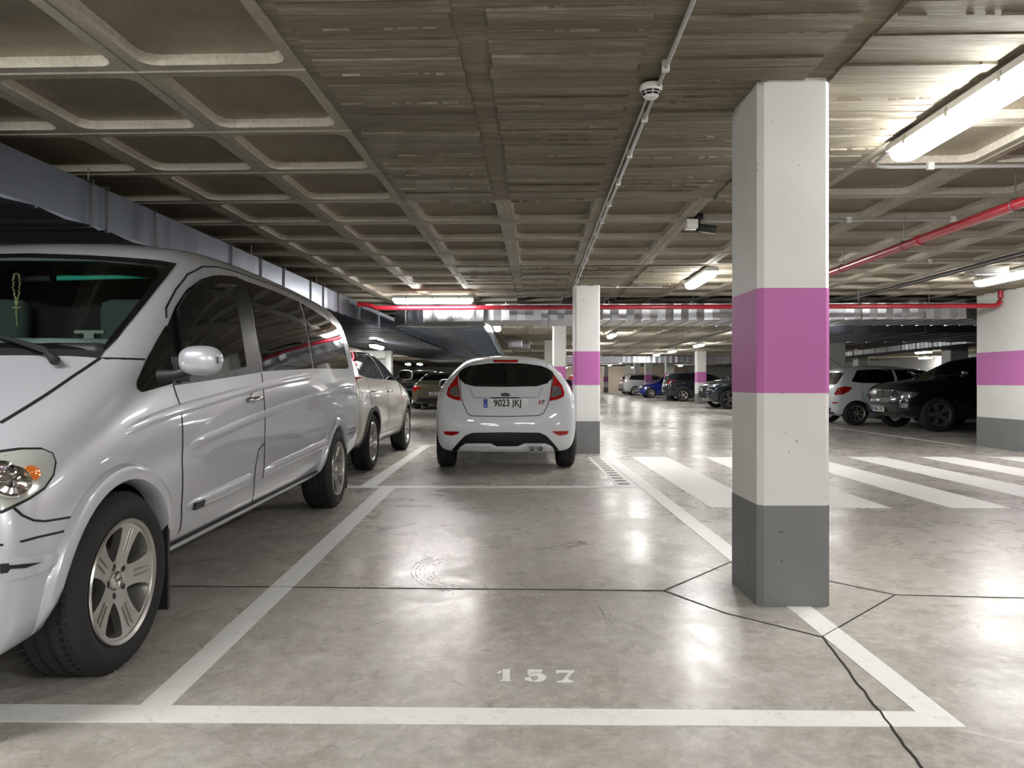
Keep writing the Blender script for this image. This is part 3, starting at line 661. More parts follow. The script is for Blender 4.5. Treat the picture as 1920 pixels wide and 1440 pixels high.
class Car:
    def __init__(s, name, label, loc, rz, rows, W, front, rear, paint, axles, R, track, level=2, bow=(.1, .06), group=None, arch=1.10, cat='car', cuts=(), archdepth=.34):
        s.root = empty(name, loc, rz); tag(s.root, label, cat, group); s.paint = paint; s.W = W; s.rows = rows
        me = cage(rows, W, front, rear, bow); o = link(bpy.data.objects.new('tmp', me)); sm = o.modifiers.new('s', 'SUBSURF'); sm.levels = level; sm.render_levels = level
        hull = evalmesh(o); bm = bmesh.new(); bm.from_mesh(hull); s.bvh = BVHTree.FromBMesh(bm); bm.free()
        o.modifiers.clear(); o.data = hull; hull.materials.clear(); hull.materials.append(paint); hull.materials.append(M['black'])
        c = MB()
        for ax in axles:
            for sg in (-1, 1): c.lathe([(0, W-archdepth), (R*arch, W-archdepth), (R*arch, W+.3), (0, W+.3)], 48, 'y', (ax, 0, R)) if sg > 0 else c.lathe([(0, -W+archdepth), (R*arch, -W+archdepth), (R*arch, -W-.3), (0, -W-.3)], 48, 'y', (ax, 0, R))
            # boxes below the axle open the arch downwards
        for cc in cuts: c.add(*cc)
        cm = c.mesh('cut', M['black']); co = link(bpy.data.objects.new('cutter', cm))
        b = o.modifiers.new('b', 'BOOLEAN'); b.operation = 'DIFFERENCE'; b.object = co; b.solver = 'EXACT'
        try: b.material_mode = 'TRANSFER'
        except Exception: pass
        bpy.context.view_layer.update()
        body = evalmesh(o); bpy.data.objects.remove(o); bpy.data.objects.remove(co)
        if len(body.polygons) < 50: body = hull
        body.name = 'body'; sharp(body, 42)
        s.body = link(bpy.data.objects.new('body', body), s.root)
        s.axles = axles; s.R = R; s.track = track
    def hit(s, a, b, axis, sg):
        if axis == 'y': o, d = Vector((a, 4*sg, b)), Vector((0, -sg, 0))
        elif axis == 'x': o, d = Vector((5*sg, a, b)), Vector((-sg, 0, 0))
        else: o, d = Vector((a, b, 4)), Vector((0, 0, -1))
        h = s.bvh.ray_cast(o, d)
        if h[0] is not None: return h[0], -d, h[1]
        if axis == 'y': q = Vector((a, s.W*sg, b))
        elif axis == 'x': q = Vector(((s.rows[0][0] if sg > 0 else s.rows[-1][0]), a, b))
        else: q = Vector((a, b, 1.2))
        n = s.bvh.find_nearest(q); return n[0], -d, n[1]
    def trace(s, pts, axis):
        bpy.context.view_layer.update(); inv = s.root.matrix_world.inverted(); o = inv @ Vector((0, 0, CH)); out = []; last = None
        for px, py in pts:
            d = (inv.to_3x3() @ Vector(((px-CX)/F, 1, (CY-py)/F))).normalized(); h = s.bvh.ray_cast(o, d)[0]
            if h is None and last is not None:
                g = s.bvh.find_nearest(o+d*last)[0]; h = g
            if h is None: continue
            last = (h-o).length
            out.append({'y': (h.x, h.z), 'x': (h.y, h.z), 'z': (h.x, h.y)}[axis])
        return out
    def solid(s, name, V, T, axis, sg, off, m, parent=None, thick=.015):
        top = []; bot = []
        for i_, p in enumerate(V):
            q, d, n = s.hit(p[0], p[1], axis, sg)
            n = n if n.dot(d) > 0 else -n
            top.append(q+n*(off[i_] if isinstance(off, list) else off)); bot.append(q-n*thick)
        k = len(V); cnt = {}
        for t in T:
            for i in range(len(t)): cnt[(t[i], t[(i+1) % len(t)])] = 1
        fs = [tuple(t) for t in T]+[(b, a, k+a, k+b) for (a, b) in cnt if (b, a) not in cnt]
        me = bpy.data.meshes.new(name); me.from_pydata(top+bot, [], fs); me.materials.append(m)
        bm = bmesh.new(); bm.from_mesh(me); bmesh.ops.recalc_face_normals(bm, faces=bm.faces); bm.to_mesh(me); bm.free(); sharp(me, 40)
        # orient: top normals must face outward
        if me.polygons and k:
            c = sum((me.polygons[i].normal.dot(Vector(s.hit(V[T[i][0]][0], V[T[i][0]][1], axis, sg)[1])) for i in range(min(len(T), 20))), 0)
            if c < 0: me.flip_normals()
        return link(bpy.data.objects.new(name, me), parent or s.root)
    def decal(s, name, poly, axis, sg, off, m, parent=None, res=.06, r=0., thick=.015, holes=()):
        if r: poly = rnd(poly, r)
        poly = dens(poly, res); V, T = fill(poly, holes, res); return s.solid(name, V, T, axis, sg, off, m, parent, thick)
    def ribbon(s, name, pts, width, axis, sg, off, m, parent=None, step=.04, thick=.004, closed=False, crown=False):
        pts = dens(pts, step, closed); n = len(pts); V = []; prof = [(.5, .1), (.32, .8), (0, 1), (-.32, .8), (-.5, .1)] if crown else [(.5, 1), (-.5, 1)]; q = len(prof); offs = []
        for i, p in enumerate(pts):
            a = pts[i-1] if (i or closed) else p; b = pts[(i+1) % n] if (i < n-1 or closed) else p
            d = (Vector(b)-Vector(a)).normalized(); w_ = Vector((-d.y, d.x))*width
            if crown: tp_ = min(1, (i+.15)*step/.1, (n-1-i+.15)*step/.1) if not closed else 1
            else: tp_ = 1
            for f, h in prof: V.append(Vector(p)+w_*f*(.4+.6*tp_)); offs.append(off*h*tp_)
        T = [(q*i+k, q*i+k+1, q*((i+1) % n)+k+1, q*((i+1) % n)+k) for i in range(n if closed else n-1) for k in range(q-1)]
        return s.solid(name, V, T, axis, sg, offs, m, parent, thick)
    def wheels(s, style, sides=(1, -1), width=.21, rim=.68, m=None, n=5):
        W_ = wheel_meshes(s.R, width, rim, style, n)
        for ax in s.axles:
            for sg in (1, -1):
                o = link(bpy.data.objects.new('wheel', W_[0]), s.root); o.location = (ax, sg*s.track, s.R); o.rotation_euler = (0, math.pi if style == 'van' else 0, 0 if sg > 0 else math.pi)
                if sg in sides:
                    for nm, me, mm in W_[1]:
                        c = link(bpy.data.objects.new(nm, me), o)
                        if nm == 'spoke_ridge': c['kind'] = 'stuff'
WC = {}
def wheel_meshes(R, width, rimf, style, n):
    key = (round(R, 3), width, rimf, style, n)
    if key in WC: return WC[key]
    r = R*rimf; w = width/2
    prof = [(r-.012, -w+.015), (r+.004, -w+.01), (r+.03, -w-.004), ((r+R)/2, -w-.012), (R-.03, -w-.004), (R-.008, -w+.018)]
    g = []
    for q in (-.6, -.2, .2, .6): g += [(R, q*w-.008), (R-.008, q*w-.004), (R-.008, q*w+.004), (R, q*w+.008)]
    prof += g+[(R-.008, w-.018), (R-.03, w+.004), ((r+R)/2, w+.012), (r+.03, w+.004), (r+.004, w-.01), (r-.012, w-.015)]
    t = MB().lathe(prof, 64, 'y')
    if style == 'van':     # tread blocks: oblique sipes
        for k in range(64):
            a = 2*math.pi*k/64
            for q in (-.66, -.4, 0, .4, .66):
                vs = []
                for dy, da in ((-.014, 0), (.014, .03)):
                    for rr_ in (R-.006, R+.001):
                        for e in (-.016, .016): vs.append((rr_*math.cos(a+da+e), q*w+dy, rr_*math.sin(a+da+e)))
                t.add(vs, [(0, 1, 3, 2), (4, 6, 7, 5), (0, 4, 5, 1), (2, 3, 7, 6), (0, 2, 6, 4), (1, 5, 7, 3)])
    tyre = t.mesh('wheel', M['tyre'], 45); al = M['alloy_dark'] if style in ('dark', 'star') else M['alloy']
    parts = []
    barrel = MB().lathe([(r-.002, w-.012), (r+.006, w-.004), (r+.002, w+.002), (r-.012, w-.004), (r-.022, w-.03), (r-.03, -w+.02), (r-.01, -w+.02)], 56, 'y')
    parts.append(('rim_barrel', barrel.mesh('rim_barrel', al, 40), al))
    # spoked face as a plate with openings
    def pol(rr_, a): return (rr_*math.cos(a), rr_*math.sin(a))
    ho = []; st = 2*math.pi/n; rf = r-.012
    if style in ('van', 'star', 'five'):
        for k in range(n):
            a = k*st+st/2; h_ = st/2
            if style == 'van':
                sp = .060; b1 = math.asin(min(.9, .041/(rf*.93))); b0 = .05
                p = [pol(rf*.95, a-h_+b1+.10)]+[pol(rf*.955, a-h_+b1+.10+(2*h_-2*b1-.20)*q/4) for q in range(1, 4)]+[pol(rf*.95, a+h_-b1-.10), pol(rf*.62, a+h_*.48), pol(rf*.38, a+h_*.16), pol(rf*.38, a-h_*.16), pol(rf*.62, a-h_*.48)]
                p = rnd(p, .02, 2)
            elif style == 'star': p = rnd([pol(rf*.93, a-h_*.62), pol(rf*.96, a), pol(rf*.93, a+h_*.62), pol(rf*.28, a+h_*.3), pol(rf*.28, a-h_*.3)], .02, 2)
            else: p = rnd([pol(rf*.94, a-h_*.70), pol(rf*.96, a), pol(rf*.94, a+h_*.70), pol(rf*.32, a+h_*.35), pol(rf*.32, a-h_*.35)], .015, 2)
            ho.append(p)
    else:                  # many thin spokes
        for k in range(n):
            a = k*st+st/2; h_ = st/2; sw = .25 if style == 'swirl' else 0
            ho.append([pol(rf*.94, a-h_*.72+sw), pol(rf*.95, a+sw), pol(rf*.94, a+h_*.72+sw), pol(rf*.34, a+h_*.5), pol(rf*.34, a-h_*.5)])
    outer = [pol(rf, 2*math.pi*k/48) for k in range(48)]
    lug = []
    if style == 'van': lug = [[(.056*math.cos(k*st+st*.5)+.0135*math.cos(q*math.pi/4), .056*math.sin(k*st+st*.5)+.0135*math.sin(q*math.pi/4)) for q in range(8)] for k in range(n)]
    V, T = fill(outer, ho+lug, r/7)
    dish = lambda p: w-.010-.034*max(0, 1-p.length/rf)
    vs, fs = slab(V, T, lambda p: (p.x, dish(p), p.y), lambda p: (p.x*.97, dish(p)-.032, p.y*.97))
    f = MB().add(vs, fs)
    parts.append(('spoked_rim', f.mesh('spoked_rim', al, 35), al))
    parts.append(('brake_disc', MB().lathe([(0, w-.10), (r*.55, w-.10), (r*.55, w-.112), (r*.3, w-.112)], 32, 'y').mesh('brake_disc', M['disc'], 40), 0))
    parts.append(('dark_recess', MB().lathe([(0, w-.125), (r-.02, w-.125)], 24, 'y').mesh('dark_recess', M['black']), 0))
    hr = .036 if style == 'van' else .026
    hc = MB().lathe([(0, w-.028), (hr*.8, w-.029), (hr, w-.036), (hr, w-.055)], 28, 'y'); parts.append(('hub_cap', hc.mesh('hub_cap', al, 40), 0))
    if style == 'van':
        g = MB()
        for k in range(n):      # slot lines on the spokes
            a = k*st
            for q in (-1, 1):
                pp = [(rf*t_*math.cos(a)-q*.011*math.sin(a), w-.010-.034*(1-t_)+.0025, rf*t_*math.sin(a)+q*.011*math.cos(a)) for t_ in (.5, .65, .8, .9)]
                g.tube(pp, .0035, 6)
        parts.append(('spoke_ridge', g.mesh('spoke_ridge', M['alloy'], 60), 0))
        e = MB().lathe([(hr*.72, w-.027), (hr*.86, w-.024), (hr*.95, w-.027), (hr*.86, w-.031)], 28, 'y', close=True)
        for k in range(3):
            a = math.pi/2+k*2*math.pi/3; c, s_ = math.cos(a), math.sin(a)
            e.add([(0, w-.022, 0), (c*hr*.8, w-.0255, s_*hr*.8), (-s_*.006, w-.028, c*.006), (s_*.006, w-.028, -c*.006)], [(0, 1, 2), (0, 3, 1)])
        parts.append(('star_emblem', e.mesh('star_emblem', M['chrome'], 40), 0))
    WC[key] = (tyre, parts); return WC[key]
def plate(car, txt, x, z, rz, w=.52, y=0., tilt=0.):
    o = bevelbox('number_plate', M['plate'], car.root, -w/2, w/2, -.006, .006, -.055, .055, .004); o.location = (x, y, z); o.rotation_euler = (tilt, 0, rz)
    c = MB().box(-w/2, -w/2+.045, -.0085, -.004, -.052, .052).obj('blue_strip', M['blue'], o)
    me = textmesh('plate_text', txt, .112, .0015, M['ink'], sx=.86, bold=.0028); me.transform(Matrix.Rotation(math.pi/2, 4, 'X')); me.transform(Matrix.Translation((.022, -.0075, .002)))
    me.transform(Matrix.Scale(1.0, 4)); q = link(bpy.data.objects.new('plate_text', me), o)
    me = textmesh('plate_country', 'E', .035, .0015, M['plate']); me.transform(Matrix.Rotation(math.pi/2, 4, 'X')); me.transform(Matrix.Translation((-w/2+.022, -.009, -.027))); link(bpy.data.objects.new('plate_country', me), o)
    return o
def mirror(car, x, y, z, m, s_=1., fwd=1, cap=None):
    """door mirror: arm and rounded shell; y signed"""
    sg = 1 if y > 0 else -1
    bm = bmesh.new(); bmesh.ops.create_icosphere(bm, subdivisions=3, radius=1)
    for v in bm.verts:
        c = v.co; c.x = c.x*.075*s_ if c.x > 0 else c.x*.02*s_
        p = .75; c.y = math.copysign(abs(c.y)**p, c.y)*.115*s_; c.z = math.copysign(abs(c.z)**p, c.z)*.08*s_
        c.x -= 0; c.y += .0
    me = bpy.data.meshes.new('mirror'); bm.to_mesh(me); bm.free(); me.materials.append(m)
    for p in me.polygons: p.use_smooth = True
    o = link(bpy.data.objects.new('door_mirror', me), car.root); o.location = (x, y, z)
    MB().tube([(0, -sg*.05*s_, -.05*s_), (.0, -sg*.14*s_, -.075*s_), (.01, -sg*.22*s_, -.08*s_)], [.03*s_, .028*s_, .035*s_], 10).obj('mirror_arm', M['dark'], o, 50)
    V, T = fill([(.104*s_*math.copysign(abs(math.cos(t))**.7, math.cos(t)), .07*s_*math.copysign(abs(math.sin(t))**.7, math.sin(t))) for t in [2*math.pi*k/28 for k in range(28)]], (), .05)
    vs, fs = slab(V, T, lambda p: (-.026*s_, p.x, p.y), lambda p: (-.006*s_, p.x, p.y)); MB().add(vs, fs).obj('mirror_glass', M['glass'], o)
    return o
def interp(rows, x, k):
    for a, b in zip(rows, rows[1:]):
        if b[0] <= x <= a[0]: t = (a[0]-x)/(a[0]-b[0]+1e-9); return a[k]+(b[k]-a[k])*t
    return rows[0][k] if x > rows[0][0] else rows[-1][k]
TPL = {  # t, wf, zb, zbelt, wr, zr, zt as fractions (H=1.48, W=1)
 'hatch': ([(0, .74, .30, .56, .50, .60, .62), (.025, .88, .21, .64, .58, .70, .72), (.08, .96, .18, .72, .70, .78, .81), (.18, 1, .18, .85, .80, .88, .93), (.275, 1, .18, .92, .84, .96, 1.0), (.36, 1, .18, .94, .77, 1.19, 1.23),
            (.44, 1, .18, .95, .70, 1.36, 1.41), (.58, 1, .18, .97, .69, 1.41, 1.475), (.75, 1, .18, .985, .68, 1.39, 1.46), (.90, .985, .2, 1.0, .65, 1.34, 1.41), (.965, .97, .22, 1.0, .63, 1.31, 1.375), (1, .93, .27, .985, .60, 1.27, 1.34)],
           [.16, .16, .04, .0, .03, .1, .14, .14, .14], [.1, .1, .03, 0, .05, .16, .40, .40, .40]),
 'suv': ([(0, .80, .32, .70, .56, .76, .78), (.025, .92, .26, .80, .64, .85, .87), (.08, .975, .22, .87, .74, .91, .94), (.18, 1, .22, .93, .80, .95, .99), (.265, 1, .22, .98, .84, 1.0, 1.04), (.35, 1, .22, .99, .77, 1.2, 1.24),
          (.42, 1, .22, .99, .71, 1.36, 1.41), (.58, 1, .22, 1.0, .70, 1.41, 1.475), (.75, 1, .22, 1.01, .69, 1.40, 1.47), (.9, .985, .24, 1.03, .67, 1.36, 1.43), (.965, .97, .27, 1.03, .66, 1.33, 1.40), (1, .93, .32, 1.02, .64, 1.29, 1.36)],
         [.14, .14, .04, 0, .02, .06, .1, .1, .1], [.1, .1, .03, 0, .04, .1, .26, .26, .26]),
 'saloon': ([(0, .76, .28, .56, .52, .60, .62), (.02, .9, .2, .64, .6, .69, .71), (.08, .97, .18, .72, .72, .78, .81), (.18, 1, .18, .84, .80, .87, .92), (.27, 1, .18, .9, .84, .93, .98), (.35, 1, .18, .92, .75, 1.18, 1.22),
             (.43, 1, .18, .93, .67, 1.35, 1.40), (.55, 1, .18, .94, .66, 1.41, 1.475), (.68, 1, .18, .95, .65, 1.36, 1.43), (.77, 1, .18, .96, .66, 1.22, 1.28), (.86, .99, .2, .96, .76, 1.03, 1.07), (.94, .97, .22, .95, .78, .99, 1.02), (.98, .94, .25, .93, .78, .96, .99), (1, .88, .30, .88, .72, .91, .94)],
            [.16, .16, .04, 0, .03, .1, .14, .14, .14], [.1, .1, .04, .0, .03, .06, .08, .08, .08]),
}
def generic(name, label, X, Y, heading, kind, L, Wd, H, wb, fo, paint, R=.32, style='multi', n=10, side=(1, -1), tail='red', pl=None, plr=None, group=None, clad=None, grille='bar', level=2, belt=0., details=2, heads=True, tails=True, rearwin=True):
    """X, Y: the point on the floor midway between the axles; heading: world angle of the nose"""
    tp, fr_, re_ = TPL[kind]; sz = H/1.48; W = Wd/2; xf = wb/2+fo
    rows = [(xf-t*L, wf, zb*sz, (zl+belt)*sz, wr_*W, zr*sz, zt*sz) for t, wf, zb, zl, wr_, zr, zt in tp]
    c = Car(name, label, (X, Y, 0), heading, rows, W, fr_, re_, paint, [wb/2, wb/2-wb], R, W-.125, level, group=group)
    # side glass
    ix = lambda x, k: interp(rows, x, k)
    zc = {k: r for k, r in zip(('cowl', 'head', 'rear'), (rows[4], rows[6], rows[-2]))}
    xa = rows[4][0]-.14; ro = {'hatch': .17, 'suv': .14, 'saloon': .245}[kind]; xe = xf-L+L*ro
    bot = lambda x: ix(x, 3)+.035; top = lambda x: ix(x, 5)-.045
    q = 12; xs = [xa+(xe-xa)*k/q for k in range(q+1)]
    split = [xa, xa-(xa-xe)*.50, xe]
    for a, b in zip(split, split[1:]):
        a2, b2 = (a, b+.035) if b > xe+.01 else (a-.035, b)
        lo = [(a2+(b2-a2)*k/8, bot(a2+(b2-a2)*k/8)) for k in range(9)]; hi = [(x, max(z+.02, top(x))) for x, z in lo]
        if b <= xe+.01: hi[-1] = (hi[-1][0]+.10, hi[-1][1]); lo[-1] = (lo[-1][0]-.12, lo[-1][1]+.03)
        for sg in side: c.decal('side_window', lo+hi[::-1], 'y', sg, .004, M['glass'], r=.02, res=.08)
    # windscreen and rear window
    cw = rows[4]; hd = rows[6]
    c.decal('windscreen', [(-.80*W, cw[6]+.02), (.80*W, cw[6]+.02), (.66*W, hd[5]-.01), (-.66*W, hd[5]-.01)], 'x', 1, .004, M['glass'], r=.04, res=.09)
    if kind == 'saloon': c.decal('rear_window', [(-.66*W, rows[10][6]+.05), (.66*W, rows[10][6]+.05), (.58*W, rows[7][5]-.06), (-.58*W, rows[7][5]-.06)], 'x', -1, .004, M['glass'], r=.04, res=.09)
    elif rearwin: c.decal('rear_window', [(-.74*W, rows[-1][3]+.06), (.74*W, rows[-1][3]+.06), (.60*W, rows[-1][5]-.02), (-.60*W, rows[-1][5]-.02)], 'x', -1, .004, M['glass'], r=.07, res=.09)
    # lamps
    for sg in (1, -1):
        y = lambda v: v*W*sg
        hz = rows[0][6]+.0
        if heads: c.decal('headlight', [(y(.52), hz-.02), (y(.9), hz+.08), (y(.985), hz+.09), (y(.975), hz-.02), (y(.7), hz-.09), (y(.54), hz-.08)], 'x', 1, .006, M['lens'], r=.02, res=.05)
        tz = rows[-1][3]
        if not tails: continue
        if kind == 'saloon': c.decal('tail_light', [(y(.55), tz-.02), (y(.95), tz+.0), (y(.97), tz-.17), (y(.8), tz-.18), (y(.74), tz-.09), (y(.55), tz-.08)], 'x', -1, .006, M['redlens'], r=.02, res=.05)
        else: c.decal('tail_light', [(y(.66), tz-.02), (y(.9), tz+.04), (y(.975), tz+.02), (y(.975), tz-.14), (y(.85), tz-.17), (y(.66), tz-.12)], 'x', -1, .006, M['redlens'], r=.02, res=.05)
    # front grille and dark lower bumpers
    hz = rows[0][6]
    if grille == 'bar':
        c.decal('grille', [(-.42*W, hz-.10), (.42*W, hz-.10), (.48*W, hz-.01), (-.48*W, hz-.01)], 'x', 1, .004, M['black'], r=.03, res=.06)
        c.decal('lower_intake', [(-.6*W, rows[0][2]+.04), (.6*W, rows[0][2]+.04), (.5*W, hz-.20), (-.5*W, hz-.20)], 'x', 1, .004, M['black'], r=.04, res=.06)
    c.decal('bumper_lower', [(-.8*W, rows[-1][2]+.0), (.8*W, rows[-1][2]+.0), (.7*W, rows[-1][2]+.16), (-.7*W, rows[-1][2]+.16)], 'x', -1, .004, M['dark'], r=.04, res=.07)
    if details > 1:
        for sg in side:
            for x in (xa-.10, split[1], xe+.12):
                zb_ = rows[5][2]+.10
                c.ribbon('door_seam', [(x, zb_), (x, bot(x)-.02)], .008, 'y', sg, .0015, M['black'])
            for x in (split[1]+.14, xe+.30):
                z = bot(x)-.16; p, d, nn = c.hit(x, z, 'y', sg)
                MB().tube([(x-.08, p.y+sg*.005, z), (x-.06, p.y+sg*.03, z), (x+.06, p.y+sg*.03, z), (x+.08, p.y+sg*.005, z)], .011, 8).obj('door_handle', M['chrome'] if paint is not M['carwhite'] else paint, c.root, 60)
            if clad:
                c.ribbon('sill_cladding', [(wb/2-R*1.1, rows[5][2]+.09), (-wb/2+R*1.1, rows[5][2]+.09)], .16, 'y', sg, .008, clad, step=.08)
                for ax in c.axles: c.ribbon('arch_cladding', [(ax+R*1.17*math.cos(a), R+R*1.17*math.sin(a)) for a in [math.radians(-18+216*k/24) for k in range(25)]], R*.16, 'y', sg, .012, clad)
    for sg in (1, -1): mirror(c, xa-.02, sg*(W+.03), bot(xa)+.09, paint if kind != 'suv' else paint, .95)
    c.wheels(style, side, n=n)
    if pl: plate(c, pl, rows[0][0]+.005, hz-.15, math.pi/2)
    if plr: plate(c, plr, rows[-1][0]-.005, plr_z(kind, sz), -math.pi/2)
    c.xa, c.xe, c.bot, c.top, c.rows_ = xa, xe, bot, top, rows
    return c
def plr_z(kind, sz): return {'hatch': .78, 'suv': .72, 'saloon': .62}[kind]*sz
# ------------------------------------------------------------ silver van
W = .955
rows = [(2.56, .76, .24, .58, .50, .66, .69), (2.50, .88, .20, .66, .60, .76, .79), (2.36, .955, .19, .75, .68, .84, .865), (2.18, .985, .20, .83, .74, .90, .925), (1.95, 1, .22, .92, .78, .98, 1.02), (1.72, 1, .26, 1.0, .81, 1.08, 1.12), (1.50, 1, .27, 1.05, .835, 1.18, 1.22),
        (1.15, 1, .27, 1.08, .805, 1.43, 1.47), (.80, 1, .27, 1.10, .775, 1.69, 1.74), (.60, 1, .27, 1.105, .775, 1.755, 1.82), (.25, 1, .27, 1.12, .785, 1.80, 1.875), (-.3, 1, .27, 1.13, .795, 1.81, 1.90), (-.9, 1, .27, 1.15, .80, 1.81, 1.905),
        (-1.7, 1, .27, 1.17, .80, 1.80, 1.90), (-2.3, .995, .28, 1.18, .795, 1.78, 1.88), (-2.66, .99, .30, 1.18, .785, 1.76, 1.86), (-2.80, .99, .34, 1.18, .77, 1.73, 1.83)]
def c1(*p): return [(x/2.8235, 440+y/2.8235) for x, y in p]
def c2(*p): return [(x/2.88, 800+y/2.88) for x, y in p]
wsc0 = [(-.80, 1.235), (.80, 1.235), (.735, 1.64), (.4, 1.67), (-.4, 1.67), (-.735, 1.64)]
q = [(y*.93, 1.44+(z-1.44)*(1.0 if z > 1.5 else .9)) for y, z in wsc0]
cutter = ([(x, y, z) for x in (.42, 2.3) for y, z in q], [tuple(range(6))[::-1], tuple(range(6, 12))]+[(i, (i+1) % 6, 6+(i+1) % 6, 6+i) for i in range(6)])
van = Car('van', 'large silver van parked on the left with its nose towards the viewer', (-2.425, 4.365, 0), -math.pi/2+.012, rows, W, [.10, .10, .03, 0, .05, .08, .09, .09, .09], [.06, .06, .01, 0, .01, .03, .06, .08, .08], M['silver'], [1.715, -1.715], .33, W-.115, 3, (.30, .03), arch=1.12, cat='van', cuts=[cutter])
SL = 1
half = van.trace(c1((555, 602), (640, 500), (760, 352), (860, 225), (910, 160), (700, 138), (450, 122)), 'x')
zlo = half[0][1]; zhi = max(z for y, z in half)+.01
wsc = [(0, zlo+.01)]+half+[(0, zhi)]; wsc = wsc+[(-y, z) for y, z in wsc[::-1][1:-1]]
van.decal('windscreen', wsc, 'x', 1, .004, M['clearglass'], res=.06, thick=.002)
van.ribbon('windscreen_seal', wsc, .022, 'x', 1, .006, M['trim'], closed=True)
G = M['glass']; tr_ = lambda p: van.trace(p, 'y')
def vd(nm, pts, off, m, **k): return van.decal(nm, tr_(pts), 'y', SL, off, m, **k)
def vr(nm, pts, w, off, m, **k): return van.ribbon(nm, tr_(pts), w, 'y', SL, off, m, **k)
vd('quarter_window', c1((768, 672), (878, 478), (900, 520), (908, 790), (750, 836), (724, 815), (722, 780)), .004, G, r=.01)
vd('window_surround', c1((918, 800), (905, 700), (886, 480), (925, 385), (985, 292), (1060, 238), (1130, 216), (1230, 221), (1290, 242), (1340, 480), (1384, 728), (1150, 765)), .004, M['trim'])
vd('door_window', c1((955, 745), (945, 600), (930, 430), (975, 340), (1050, 272), (1140, 250), (1225, 262), (1262, 450), (1300, 700), (1120, 745)), .007, G, r=.01)
vd('side_window', c1((1292, 246), (1440, 297), (1580, 357), (1620, 520), (1652, 709), (1392, 724), (1350, 480)), .006, G, res=.09, r=.01)
vd('side_window', c1((1592, 364), (1700, 430), (1775, 488), (1812, 560), (1843, 700), (1835, 711), (1662, 709), (1628, 520)), .006, G, res=.09, r=.015)
vd('wind_deflector', c1((925, 400), (970, 322), (1050, 252), (1140, 226), (1236, 236), (1240, 276), (1140, 268), (1090, 292), (1040, 350), (985, 425), (966, 560), (978, 640), (950, 640), (935, 500)), .03, M['trim'], res=.04, thick=.012)
for nm, pts in (('door_seam', c1((918, 800), (932, 845), (958, 915), (965, 1000), (963, 1200), (960, 1440))+c2((970, 560), (960, 690))), ('door_seam', c1((1385, 735), (1400, 900), (1400, 1100), (1390, 1290))), ('door_seam', c1((1398, 1105), (1368, 1140), (1352, 1230), (1345, 1310), (1315, 1440))+c2((1325, 488))),
                ('bumper_seam', c2((75, 440), (120, 480), (180, 506), (240, 511), (400, 485), (480, 468))), ('bumper_seam', c2((0, 640), (200, 597), (440, 541))), ('fender_seam', c1((548, 656), (765, 661))),
                ('door_seam', c1((880, 440), (878, 390), (930, 290), (990, 212), (1070, 170), (1150, 171), (1240, 194), (1500, 290), (1700, 385), (1790, 450))), ('bumper_seam', c1((1832, 1035), (1880, 1020))), ('bumper_seam', c1((1836, 1058), (1880, 1042)))):
    vr(nm, pts, .007, .0025, M['black'])
van.ribbon('bonnet_seam', van.trace(c1((2, 998), (250, 845), (400, 742), (500, 675), (530, 655)), 'z'), .012, 'z', 1, .003, M['black'])
van.ribbon('bonnet_seam', [(x, -y) for x, y in van.trace(c1((2, 998), (250, 845), (400, 742), (500, 675), (530, 655)), 'z')], .012, 'z', 1, .003, M['black'])
cw = van.trace(c1((300, 642), (525, 655), (556, 612), (300, 604)), 'z')
van.decal('cowl_panel', [(cw[0][0]+.06, 0), (cw[0][0], cw[0][1]), cw[1], cw[2], cw[3], (cw[3][0]+.06, 0), (cw[3][0], -cw[3][1]), (cw[2][0], -cw[2][1]), (cw[1][0], -cw[1][1]), (cw[0][0], -cw[0][1])], 'z', 1, .005, M['dark'], res=.08)
vr('body_crease', c1((660, 1045), (800, 985), (950, 925), (1150, 868), (1390, 800), (1650, 748)), .05, .0035, M['silver'], crown=True, thick=.01)
vr('body_crease', c1((990, 1140), (1060, 1095), (1300, 990), (1500, 912), (1700, 845), (1860, 805)), .05, .0035, M['silver'], crown=True, thick=.01)
vr('side_moulding', c2((1008, 437), (1190, 355), (1372, 272)), .072, .02, M['silver'], crown=True, thick=.01)
vr('side_moulding', c1((1397, 1258), (1560, 1180), (1742, 1094)), .072, .02, M['silver'], crown=True, thick=.01)
vr('moulding_insert', c2((1032, 428), (1082, 407)), .03, .023, M['dark'], thick=.02)
van.ribbon('sill_strip', [(1.30, .30), (-1.28, .315)], .09, 'y', SL, .024, M['silver'], thick=.05, crown=True)
van.ribbon('sill_strip', [(1.28, .352), (-1.27, .365)], .014, 'y', SL, .010, M['black'], thick=.02)
for ax in van.axles: van.ribbon('arch_lip', [(ax+.402*math.cos(a), .33+.402*math.sin(a)) for a in [math.radians(-8+196*k/28) for k in range(29)]], .075, 'y', SL, .028, M['silver'], thick=.05, crown=True)
for ax in van.axles: van.ribbon('arch_lip', [(ax+.402*math.cos(a), .33+.402*math.sin(a)) for a in [math.radians(-8+196*k/28) for k in range(29)]], .075, 'y', -SL, .028, M['silver'], thick=.05, crown=True)
